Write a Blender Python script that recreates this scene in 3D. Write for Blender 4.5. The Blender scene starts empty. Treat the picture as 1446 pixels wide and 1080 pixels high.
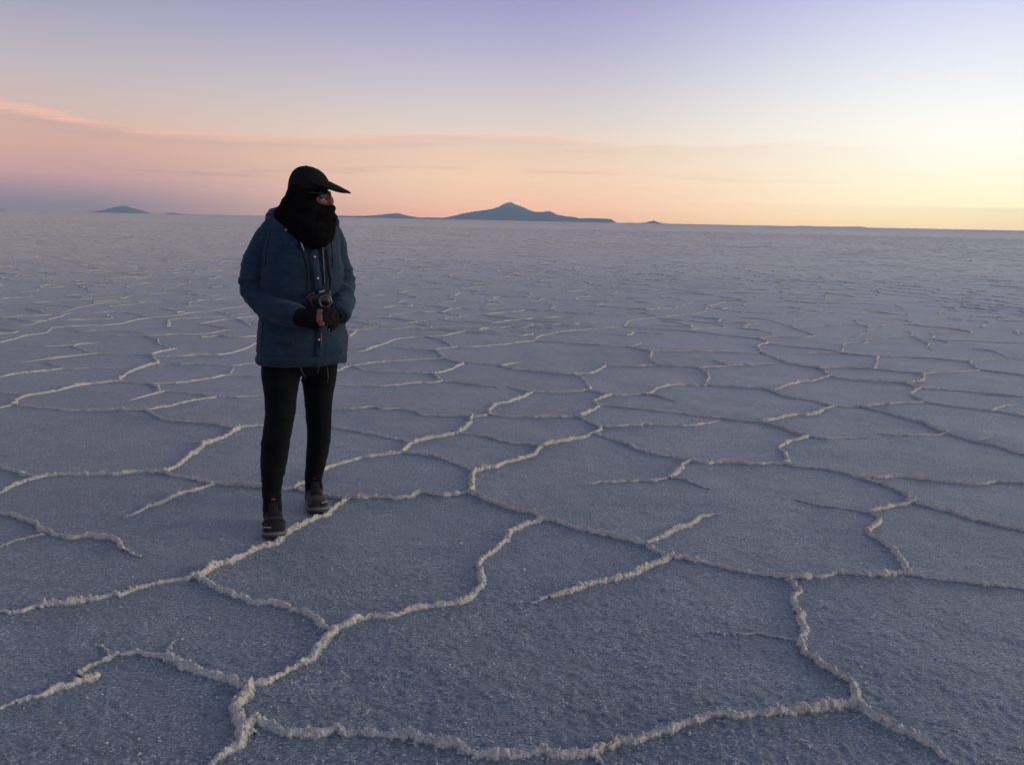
import bpy, bmesh, math, random
import numpy as np
from mathutils import Vector
R = math.radians
random.seed(7)
scene = bpy.context.scene
COL = scene.collection

# ------------------------------------------------------------------ camera
CAM_H, PITCH, ROLL, FPX = 1.45, R(10.55), R(1.12), 1226.0
IW, IH = 1446.0, 1080.0
cp, sp = math.cos(PITCH), math.sin(PITCH)
ca, sa = math.cos(ROLL), math.sin(ROLL)
FWD = np.array([0, cp, -sp])
U0, R0 = np.array([0, sp, cp]), np.array([1.0, 0, 0])
RGT = ca * R0 + sa * U0
UPV = -sa * R0 + ca * U0
CAM = np.array([0, 0, CAM_H])
cam_data = bpy.data.cameras.new('view_camera')
cam_data.sensor_fit = 'HORIZONTAL'
cam_data.sensor_width = 36.0
cam_data.lens = 36.0 * FPX / IW
cam_data.clip_start = 0.05
cam_data.clip_end = 200000.0
cam = bpy.data.objects.new('view_camera', cam_data)
COL.objects.link(cam)
from mathutils import Matrix
cam.matrix_world = Matrix(((RGT[0], UPV[0], -FWD[0], 0), (RGT[1], UPV[1], -FWD[1], 0),
                           (RGT[2], UPV[2], -FWD[2], CAM_H), (0, 0, 0, 1)))
scene.camera = cam


def ray(px, py):
    d = FWD * FPX + RGT * (px - IW / 2) - UPV * (py - IH / 2)
    return d / np.linalg.norm(d)


def G(px, py):                      # photo pixel -> point on the salt
    d = ray(px, py)
    return CAM + d * (CAM_H / -d[2])


def W(px, py, y):                   # photo pixel -> point at distance y
    d = ray(px, py)
    return CAM + d * (y / d[1])


# ------------------------------------------------------------------ sky
def lin(c):
    return tuple((v / 255 / 12.92) if v / 255 <= 0.04045 else ((v / 255 + 0.055) / 1.055) ** 2.4 for v in c)


SUN_AZ = 72.0                       # degrees to the right of the view
world = bpy.data.worlds.new('World')
scene.world = world
world.use_nodes = True
nt = world.node_tree
nt.nodes.clear()


def nd(tree, typ, **kw):
    n = tree.nodes.new(typ)
    for k, v in kw.items():
        setattr(n, k, v)
    return n


def mth(tree, op, a, b=None, c=None, clamp=False):
    n = tree.nodes.new('ShaderNodeMath')
    n.operation = op
    n.use_clamp = clamp
    for i, v in enumerate((a, b, c)):
        if v is None:
            continue
        if isinstance(v, (int, float)):
            n.inputs[i].default_value = v
        else:
            tree.links.new(v, n.inputs[i])
    return n.outputs[0]


def ramp(tree, fac, stops, interp='LINEAR'):
    n = tree.nodes.new('ShaderNodeValToRGB')
    n.color_ramp.interpolation = interp
    els = n.color_ramp.elements
    while len(els) < len(stops):
        els.new(0.5)
    for e, (p, c) in zip(els, stops):
        e.position = p
    for e, (p, c) in zip(els, stops):
        e.color = (*c[:3], 1)
    tree.links.new(fac, n.inputs[0])
    return n.outputs[0]


def mix(tree, fac, a, b, blend='MIX'):
    n = tree.nodes.new('ShaderNodeMix')
    n.data_type = 'RGBA'
    n.blend_type = blend
    for sock, v in ((n.inputs[0], fac), (n.inputs[6], a), (n.inputs[7], b)):
        if isinstance(v, (int, float)):
            sock.default_value = v
        elif isinstance(v, tuple):
            sock.default_value = (*v[:3], 1)
        else:
            tree.links.new(v, sock)
    return n.outputs[2]


tc = nd(nt, 'ShaderNodeTexCoord')
sx = nd(nt, 'ShaderNodeSeparateXYZ')
nt.links.new(tc.outputs['Generated'], sx.inputs[0])
X, Y, Z = sx.outputs
elev = mth(nt, 'MULTIPLY', mth(nt, 'ARCSINE', Z), 180 / math.pi)
az = mth(nt, 'MULTIPLY', mth(nt, 'ARCTAN2', X, Y), 180 / math.pi)
# angle from the sun's azimuth, 0..180
s_ = mth(nt, 'ADD', mth(nt, 'MULTIPLY', X, math.sin(R(SUN_AZ))), mth(nt, 'MULTIPLY', Y, math.cos(R(SUN_AZ))))
hl = mth(nt, 'SQRT', mth(nt, 'MAXIMUM', mth(nt, 'ADD', mth(nt, 'MULTIPLY', X, X), mth(nt, 'MULTIPLY', Y, Y)), 1e-6))
dl = mth(nt, 'MULTIPLY', mth(nt, 'ARCCOSINE', mth(nt, 'DIVIDE', s_, hl, clamp=False)), 180 / math.pi)
ef = mth(nt, 'SQRT', mth(nt, 'DIVIDE', mth(nt, 'MAXIMUM', elev, 0.0), 90.0))


def er(e):
    return math.sqrt(e / 90)


ZEN = lin((98, 117, 150))
HAZE_D, HAZE_HALF, HAZE_TOP = 1.4 / 60000, 69000.0, 1600.0
AIR = (0.130, 0.163, 0.238)         # what the haze itself scatters towards us


def behind(e, c):                   # colour of the sky outside the haze that shows as c through it
    T = math.exp(-HAZE_D * min(72000.0, HAZE_TOP / math.sin(R(max(e, 0.01)))))
    return tuple(max((v - (1 - T) * a_) / T, 0.0) for v, a_ in zip(c, AIR))


def sky_ramp(stops, conv=lin):
    es = [e for e, _ in stops]
    cs = np.array([conv(c) for _, c in stops])
    fine = sorted(set(es + [0.5, 1.0, 1.3, 1.7, 2.2, 3.0, 4.0]))
    out = [(er(e), behind(e, [np.interp(e, es, cs[:, k]) for k in range(3)])) for e in fine]
    return ramp(nt, ef, out + [(1, ZEN)])


R_LEFT = sky_ramp([(0, (122, 119, 140)), (0.5, (128, 121, 141)), (1.1, (148, 129, 148)), (2.2, (190, 152, 156)), (3.8, (212, 171, 160)), (5.5, (208, 182, 174)),
                   (8, (192, 182, 188)), (11, (168, 167, 187)), (14.5, (140, 142, 178)), (30, (114, 126, 164))])
R_MID = sky_ramp([(0, (224, 172, 154)), (0.7, (230, 182, 160)), (1.8, (238, 196, 170)), (3, (240, 206, 180)), (4.5, (236, 210, 190)), (6, (220, 207, 200)),
                  (8.5, (199, 193, 206)), (11, (178, 174, 206)), (14.5, (150, 147, 194)), (30, (116, 128, 168))])
R_RIGHT = sky_ramp([(0, (248, 218, 176)), (0.6, (252, 232, 188)), (2, (255, 244, 210)), (4, (254, 250, 235)), (6.5, (250, 250, 246)), (9, (234, 239, 246)),
                    (12, (212, 219, 243)), (15, (184, 194, 236)), (30, (130, 144, 182))])
R_SUN = sky_ramp([(0, (1.7, 1.0, 0.45)), (2, (2.0, 1.35, 0.66)), (5, (1.9, 1.5, 0.9)), (9, (1.35, 1.25, 1.0)), (15, (0.8, 0.82, 0.9)), (30, (0.30, 0.34, 0.50))], tuple)
R_ANTI = sky_ramp([(0, (98, 106, 138)), (3, (124, 116, 150)), (6, (190, 156, 168)), (10, (184, 166, 182)), (15, (158, 156, 186)), (30, (118, 130, 164))])


def seg(a, b):
    n = nt.nodes.new('ShaderNodeMapRange')
    n.interpolation_type = 'SMOOTHSTEP'
    nt.links.new(dl, n.inputs['Value'])
    n.inputs['From Min'].default_value = a
    n.inputs['From Max'].default_value = b
    return n.outputs[0]


sky = mix(nt, seg(0, 43), R_SUN, R_RIGHT)
sky = mix(nt, seg(43, 72), sky, R_MID)
sky = mix(nt, seg(72, 102), sky, R_LEFT)
sky = mix(nt, seg(102, 172), sky, R_ANTI)
# thin cloud streaks low in the sky, in direction space
cv = nd(nt, 'ShaderNodeCombineXYZ')
nt.links.new(mth(nt, 'MULTIPLY', az, 0.085), cv.inputs[0])
nt.links.new(mth(nt, 'MULTIPLY', elev, 1.15), cv.inputs[1])
n1 = nd(nt, 'ShaderNodeTexNoise')
nt.links.new(cv.outputs[0], n1.inputs['Vector'])
n1.inputs['Scale'].default_value = 1.0
n1.inputs['Detail'].default_value = 6
n1.inputs['Roughness'].default_value = 0.6
n1.inputs['Distortion'].default_value = 0.5
fc = nd(nt, 'ShaderNodeFloatCurve')
azn = mth(nt, 'DIVIDE', mth(nt, 'ADD', az, 60), 120, clamp=True)
nt.links.new(azn, fc.inputs['Value'])
cur = fc.mapping.curves[0]
pts = [(-60, 7.4), (-30, 5.75), (-21, 4.6), (-13, 4.75), (-5, 5.05), (8, 4.75), (17, 4.65), (60, 4.0)]
while len(cur.points) < len(pts):
    cur.points.new(0.5, 0.5)
for p, (a, e) in zip(cur.points, pts):
    p.location = ((a + 60) / 120, e / 10)
fc.mapping.update()
ec = mth(nt, 'MULTIPLY', fc.outputs[0], 10)
wob = mth(nt, 'MULTIPLY', mth(nt, 'SUBTRACT', n1.outputs[0], 0.5), 1.6)
thick = nt.nodes.new('ShaderNodeMapRange')
nt.links.new(az, thick.inputs['Value'])
for nm_, v_ in (('From Min', -30), ('From Max', -8), ('To Min', 1.0), ('To Max', 1.35)):
    thick.inputs[nm_].default_value = v_
de = mth(nt, 'MULTIPLY', mth(nt, 'ADD', mth(nt, 'SUBTRACT', elev, ec), wob), thick.outputs[0])


def bump_f(x, lo, mid, hi):         # rises lo..mid, falls mid..hi
    a = nt.nodes.new('ShaderNodeMapRange'); a.interpolation_type = 'SMOOTHSTEP'
    b = nt.nodes.new('ShaderNodeMapRange'); b.interpolation_type = 'SMOOTHSTEP'
    for n, f0, f1 in ((a, lo, mid), (b, hi, mid)):
        nt.links.new(x, n.inputs['Value'])
        n.inputs['From Min'].default_value = f0
        n.inputs['From Max'].default_value = f1
    return mth(nt, 'MULTIPLY', a.outputs[0], b.outputs[0])


n2 = nd(nt, 'ShaderNodeTexNoise')
nt.links.new(cv.outputs[0], n2.inputs['Vector'])
n2.inputs['Scale'].default_value = 2.3
n2.inputs['Detail'].default_value = 5
wisp = ramp(nt, n2.outputs[0], [(0.36, (0.12,) * 3), (0.62, (1,) * 3)])
leftness = nt.nodes.new('ShaderNodeMapRange')
nt.links.new(az, leftness.inputs['Value'])
leftness.inputs['From Min'].default_value = 26
leftness.inputs['From Max'].default_value = -28
leftness.inputs['To Min'].default_value = 0.0
leftness.inputs['To Max'].default_value = 1.0
cl_hi = mth(nt, 'MULTIPLY', mth(nt, 'MULTIPLY', bump_f(de, -0.45, 0.08, 0.5), wisp), leftness.outputs[0], clamp=True)
cl_lo = mth(nt, 'MULTIPLY', mth(nt, 'MULTIPLY', bump_f(de, -1.15, -0.45, -0.1), wisp), mth(nt, 'MULTIPLY', leftness.outputs[0], 0.16), clamp=True)
cl_2 = mth(nt, 'MULTIPLY', mth(nt, 'MULTIPLY', bump_f(de, -2.75, -2.45, -2.2), wisp), mth(nt, 'MULTIPLY', leftness.outputs[0], 0.6), clamp=True)
under = mth(nt, 'MULTIPLY', bump_f(de, -4.5, -0.3, 0.3), mth(nt, 'MULTIPLY', leftness.outputs[0], 0.3), clamp=True)
sky = mix(nt, under, sky, lin((226, 168, 150)))
sky = mix(nt, cl_lo, sky, lin((186, 148, 152)))
sky = mix(nt, cl_hi, sky, (1.25, 0.66, 0.47))
sky = mix(nt, cl_2, sky, (0.92, 0.5, 0.4))
bg = nd(nt, 'ShaderNodeBackground')
bg.inputs['Strength'].default_value = 1.0
nt.links.new(sky, bg.inputs['Color'])
ow = nd(nt, 'ShaderNodeOutputWorld')
nt.links.new(bg.outputs[0], ow.inputs['Surface'])

# ------------------------------------------------------------------ sun just at the horizon, seen through twilight glow
sd = bpy.data.lights.new('sun', 'SUN')
sd.energy = 1.6
sd.angle = R(20)
sd.color = (1.0, 0.80, 0.55)
sun = bpy.data.objects.new('sun', sd)
COL.objects.link(sun)
SUN_EL = R(7.0)
sdir = Vector((math.sin(R(SUN_AZ + 18)) * math.cos(SUN_EL), math.cos(R(SUN_AZ + 18)) * math.cos(SUN_EL), math.sin(SUN_EL)))
sun.rotation_euler = sdir.to_track_quat('Z', 'Y').to_euler()
sun.location = (60, 30, 20)

scene.view_settings.view_transform = 'Standard'
scene.view_settings.look = 'None'
scene.view_settings.exposure = 0.0
scene.view_settings.gamma = 1.0
scene.view_settings.use_curve_mapping = False
scene.cycles.max_bounces = 6
scene.cycles.diffuse_bounces = 3
scene.cycles.volume_bounces = 0
scene.cycles.use_denoising = True


# ------------------------------------------------------------------ helpers
def tag(o, label=None, cat=None, group=None, kind=None):
    for k, v in (('label', label), ('category', cat), ('group', group), ('kind', kind)):
        if v:
            o[k] = v
    return o


def crest_attr(o, vals):
    a = o.data.attributes.new('crest', 'FLOAT', 'POINT')
    a.data.foreach_set('value', np.asarray(vals, np.float32).ravel())


def mesh_obj(name, v, f, mat, parent=None, smooth=True):
    me = bpy.data.meshes.new(name)
    v = np.asarray(v, dtype=np.float64)
    if isinstance(f, np.ndarray):
        k = f.shape[1]
        me.vertices.add(len(v))
        me.vertices.foreach_set('co', v.astype(np.float32).ravel())
        me.loops.add(f.size)
        me.loops.foreach_set('vertex_index', f.astype(np.int32).ravel())
        me.polygons.add(len(f))
        me.polygons.foreach_set('loop_start', np.arange(0, f.size, k, dtype=np.int32))
        me.update(calc_edges=True)
    else:
        me.from_pydata([tuple(p) for p in v], [], f)
        me.update()
    if smooth:
        me.polygons.foreach_set('use_smooth', np.ones(len(me.polygons), dtype=bool))
    if mat:
        me.materials.append(mat)
    o = bpy.data.objects.new(name, me)
    COL.objects.link(o)
    if parent:
        o.parent = parent
    return o


def empty(name, loc):
    o = bpy.data.objects.new(name, None)
    o.empty_display_size = 0.1
    o.location = loc
    COL.objects.link(o)
    return o


def put(o, root):                   # parent an object built in world space under an empty that only has a location
    o.parent = root
    o.matrix_parent_inverse = Matrix.Translation(-Vector(root.location))
    return o


def hsh(ix, iy, iz, seed):
    h = (ix.astype(np.int64) * 374761393 + iy.astype(np.int64) * 668265263 + iz.astype(np.int64) * 2147483647 + seed * 974711) & 0x7fffffff
    h = ((h ^ (h >> 13)) * 1274126177) & 0x7fffffff
    h = ((h ^ (h >> 15)) * 2246822519) & 0x7fffffff
    return ((h ^ (h >> 16)) & 0xffff) / 65535.0


def vnoise(x, y, z=None, seed=0):   # value noise in -1..1
    if z is None:
        z = np.zeros_like(x)
    fx, fy, fz = np.floor(x), np.floor(y), np.floor(z)
    tx, ty, tz = x - fx, y - fy, z - fz
    tx, ty, tz = (t * t * t * (t * (t * 6 - 15) + 10) for t in (tx, ty, tz))
    ix, iy, iz = fx.astype(np.int64), fy.astype(np.int64), fz.astype(np.int64)
    out = 0
    for a in (0, 1):
        for b in (0, 1):
            for c in (0, 1):
                out = out + hsh(ix + a, iy + b, iz + c, seed) * (tx if a else 1 - tx) * (ty if b else 1 - ty) * (tz if c else 1 - tz)
    return out * 2 - 1


def fbm(x, y, z=None, seed=0, octv=3):
    s, a = 0, 1.0
    for i in range(octv):
        k = 2.03 ** i
        s = s + a * vnoise(x * k + 17.3 * i, y * k - 9.1 * i, None if z is None else z * k, seed + i)
        a *= 0.5
    return s


# ------------------------------------------------------------------ materials
def material(name):
    m = bpy.data.materials.new(name)
    m.use_nodes = True
    t = m.node_tree
    return m, t, t.nodes['Principled BSDF']


def noise(t, vec, scale, detail=4, rough=0.55, dist=0.0):
    n = t.nodes.new('ShaderNodeTexNoise')
    n.inputs['Scale'].default_value = scale
    n.inputs['Detail'].default_value = detail
    n.inputs['Roughness'].default_value = rough
    n.inputs['Distortion'].default_value = dist
    if vec:
        t.links.new(vec, n.inputs['Vector'])
    return n.outputs[0]


def bump(t, h, dist, strength=1.0, normal=None):
    b = t.nodes.new('ShaderNodeBump')
    b.inputs['Distance'].default_value = dist
    b.inputs['Strength'].default_value = strength
    t.links.new(h, b.inputs['Height'])
    if normal:
        t.links.new(normal, b.inputs['Normal'])
    return b.outputs[0]


def geo_pos(t):
    return t.nodes.new('ShaderNodeNewGeometry').outputs['Position']


def salt_material(name, base, dark, warm, warm_amt, bscale=1.0, rough=0.6, sheen=0.1, speck=0.0, crest=False):
    m, t, p = material(name)
    pos = geo_pos(t)
    big = noise(t, pos, 0.6, 4)
    mid = noise(t, pos, 9, 5, 0.65)
    fine = noise(t, pos, 85 * bscale, 4, 0.65)
    grain = noise(t, pos, 260 * bscale, 2)
    c = mix(t, ramp(t, fine, [(0.36, (0, 0, 0)), (0.68, (1, 1, 1))]), dark, base)
    c = mix(t, ramp(t, big, [(0.35, (0, 0, 0)), (0.7, (0.5,) * 3)]), c, dark)
    c = mix(t, ramp(t, mid, [(0.55, (0, 0, 0)), (0.75, (warm_amt,) * 3)]), c, warm)
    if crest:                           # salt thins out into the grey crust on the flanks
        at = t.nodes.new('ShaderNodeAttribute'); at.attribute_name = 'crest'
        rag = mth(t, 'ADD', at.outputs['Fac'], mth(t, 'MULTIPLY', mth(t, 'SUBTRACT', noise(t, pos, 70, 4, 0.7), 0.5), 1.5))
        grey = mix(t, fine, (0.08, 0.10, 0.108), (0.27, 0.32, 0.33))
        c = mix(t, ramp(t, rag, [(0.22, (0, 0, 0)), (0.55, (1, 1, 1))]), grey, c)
    if speck:                           # single pale crystals in the crust
        sp_ = noise(t, pos, 115, 2, 0.5)
        sp2 = noise(t, pos, 7, 3, 0.6)
        f_ = mth(t, 'ADD', sp_, mth(t, 'MULTIPLY', mth(t, 'SUBTRACT', sp2, 0.5), 0.25))
        c = mix(t, ramp(t, f_, [(0.58, (0, 0, 0)), (0.70, (speck,) * 3)]), c, (0.80, 0.80, 0.76))
    t.links.new(c, p.inputs['Base Color'])
    p.inputs['Roughness'].default_value = rough
    p.inputs['Specular IOR Level'].default_value = 0.5
    p.inputs['Sheen Weight'].default_value = sheen      # rough crystals brighten towards grazing view
    p.inputs['Sheen Roughness'].default_value = 0.45
    p.inputs['Sheen Tint'].default_value = (1.0, 0.94, 0.88, 1)
    h = mth(t, 'ADD', fine, mth(t, 'MULTIPLY', grain, 0.35))
    ln_ = t.nodes.new('ShaderNodeVectorMath'); ln_.operation = 'LENGTH'
    t.links.new(pos, ln_.inputs[0])
    mr = t.nodes.new('ShaderNodeMapRange'); mr.interpolation_type = 'SMOOTHSTEP'
    t.links.new(ln_.outputs['Value'], mr.inputs['Value'])
    for nm_, v_ in (('From Min', 5), ('From Max', 45), ('To Min', 1.0), ('To Max', 0.12)):
        mr.inputs[nm_].default_value = v_
    b = t.nodes.new('ShaderNodeBump')            # relief finer than a grain of view fades out far away
    b.inputs['Distance'].default_value = 0.006
    t.links.new(h, b.inputs['Height'])
    t.links.new(mr.outputs[0], b.inputs['Strength'])
    t.links.new(b.outputs[0], p.inputs['Normal'])
    return m


def cloth(name, col, col2, wscale=900, rough=0.9, bd=0.0006, sheen=0.2, fold=0.004):
    m, t, p = material(name)
    pos = t.nodes.new('ShaderNodeTexCoord').outputs['Object']
    n = noise(t, pos, 14, 4)
    c = mix(t, ramp(t, n, [(0.35, (0, 0, 0)), (0.7, (1, 1, 1))]), col, col2)
    t.links.new(c, p.inputs['Base Color'])
    p.inputs['Roughness'].default_value = rough
    p.inputs['Specular IOR Level'].default_value = 0.2
    p.inputs['Sheen Weight'].default_value = sheen
    p.inputs['Sheen Roughness'].default_value = 0.5
    w = noise(t, pos, wscale, 2)
    b = bump(t, w, bd)
    if fold:
        b = bump(t, noise(t, pos, 22, 3, 0.5, 0.6), fold, 0.6, b)
    t.links.new(b, p.inputs['Normal'])
    return m


def plain(name, col, rough=0.5, metal=0.0, coat=0.0, bs=0):
    m, t, p = material(name)
    pos = t.nodes.new('ShaderNodeTexCoord').outputs['Object']
    n = noise(t, pos, 60, 3)
    c = mix(t, ramp(t, n, [(0.3, (0, 0, 0)), (0.75, (1, 1, 1))]), tuple(v * 0.75 for v in col), col)
    t.links.new(c, p.inputs['Base Color'])
    p.inputs['Roughness'].default_value = rough
    p.inputs['Metallic'].default_value = metal
    p.inputs['Coat Weight'].default_value = coat
    if bs:
        t.links.new(bump(t, noise(t, pos, bs, 2), 0.0008), p.inputs['Normal'])
    return m


M_FLOOR = salt_material('salt_crust', (0.330, 0.388, 0.405), (0.080, 0.104, 0.114), (0.32, 0.32, 0.315), 0.35, 1.0, 0.40, 0.19, 0.65)
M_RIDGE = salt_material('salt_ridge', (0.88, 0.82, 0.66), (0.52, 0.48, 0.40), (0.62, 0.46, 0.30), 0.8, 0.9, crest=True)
M_CRUMB = salt_material('salt_crumb', (0.74, 0.71, 0.63), (0.54, 0.53, 0.49), (0.66, 0.58, 0.50), 0.4)

# ------------------------------------------------------------------ salt flat: one sheet to the horizon, finer where it is near
def ground_height(x, y):
    d = np.hypot(x, y)
    h = np.zeros_like(x)
    for wl, amp, sd_ in ((0.011, 0.0029, 3), (0.021, 0.0026, 5), (0.06, 0.0014, 9), (0.35, 0.006, 11), (1.7, 0.010, 13)):
        cell = np.maximum(0.0017 * d, 0.0032 * d * 0.6)
        fade = np.clip((wl / np.maximum(cell, 1e-4) - 2.0) / 2.0, 0, 1)
        if wl > 0.1:
            fade = np.clip((120 - d) / 60, 0, 1)
        h += amp * fade * vnoise(x / wl, y / wl, None, sd_)
    return h


FAR = 68000.0
rad = [0.35, 0.7, 1.0, 1.25, 1.45]
r = 1.6
while r < FAR:
    rad.append(r)
    r *= 1 + (0.0036 if r < 7 else min(0.0036 + (r - 7) * 0.0007, 0.16))
rad.append(FAR)
rad = np.array(rad)
ang = np.concatenate([np.linspace(-180, -41, 40)[:-1], np.linspace(-41, 41, 820), np.linspace(41, 180, 40)[1:-1]])
A, RR = np.meshgrid(np.radians(ang), rad)
gx, gy = np.sin(A) * RR, np.cos(A) * RR
gz = ground_height(gx, gy)
nr, na = gx.shape
V = np.stack([gx, gy, gz], -1).reshape(-1, 3)
V = np.vstack([V, [[0, 0, 0]]])
i = np.arange(nr - 1)[:, None] * na
j = np.arange(na)[None, :]
jn = (j + 1) % na
quads = np.stack([i + j, i + na + j, i + na + jn, i + jn], -1).reshape(-1, 4)[:, ::-1]
me_f = quads
ground = mesh_obj('salt_flat', V, me_f, M_FLOOR)
if ground.data.polygons[0].normal.z < 0:
    ground.data.flip_normals()
bmg = bmesh.new(); bmg.from_mesh(ground.data); bmg.verts.ensure_lookup_table()
for k in range(na):
    f = bmg.faces.new((bmg.verts[nr * na], bmg.verts[(k + 1) % na], bmg.verts[k])); f.smooth = True
    if f.normal.z < 0:
        pass
bmg.to_mesh(ground.data); bmg.free()
tag(ground, 'wide grey salt flat of cracked polygons reaching the horizon', 'salt flat', kind='structure')

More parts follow.
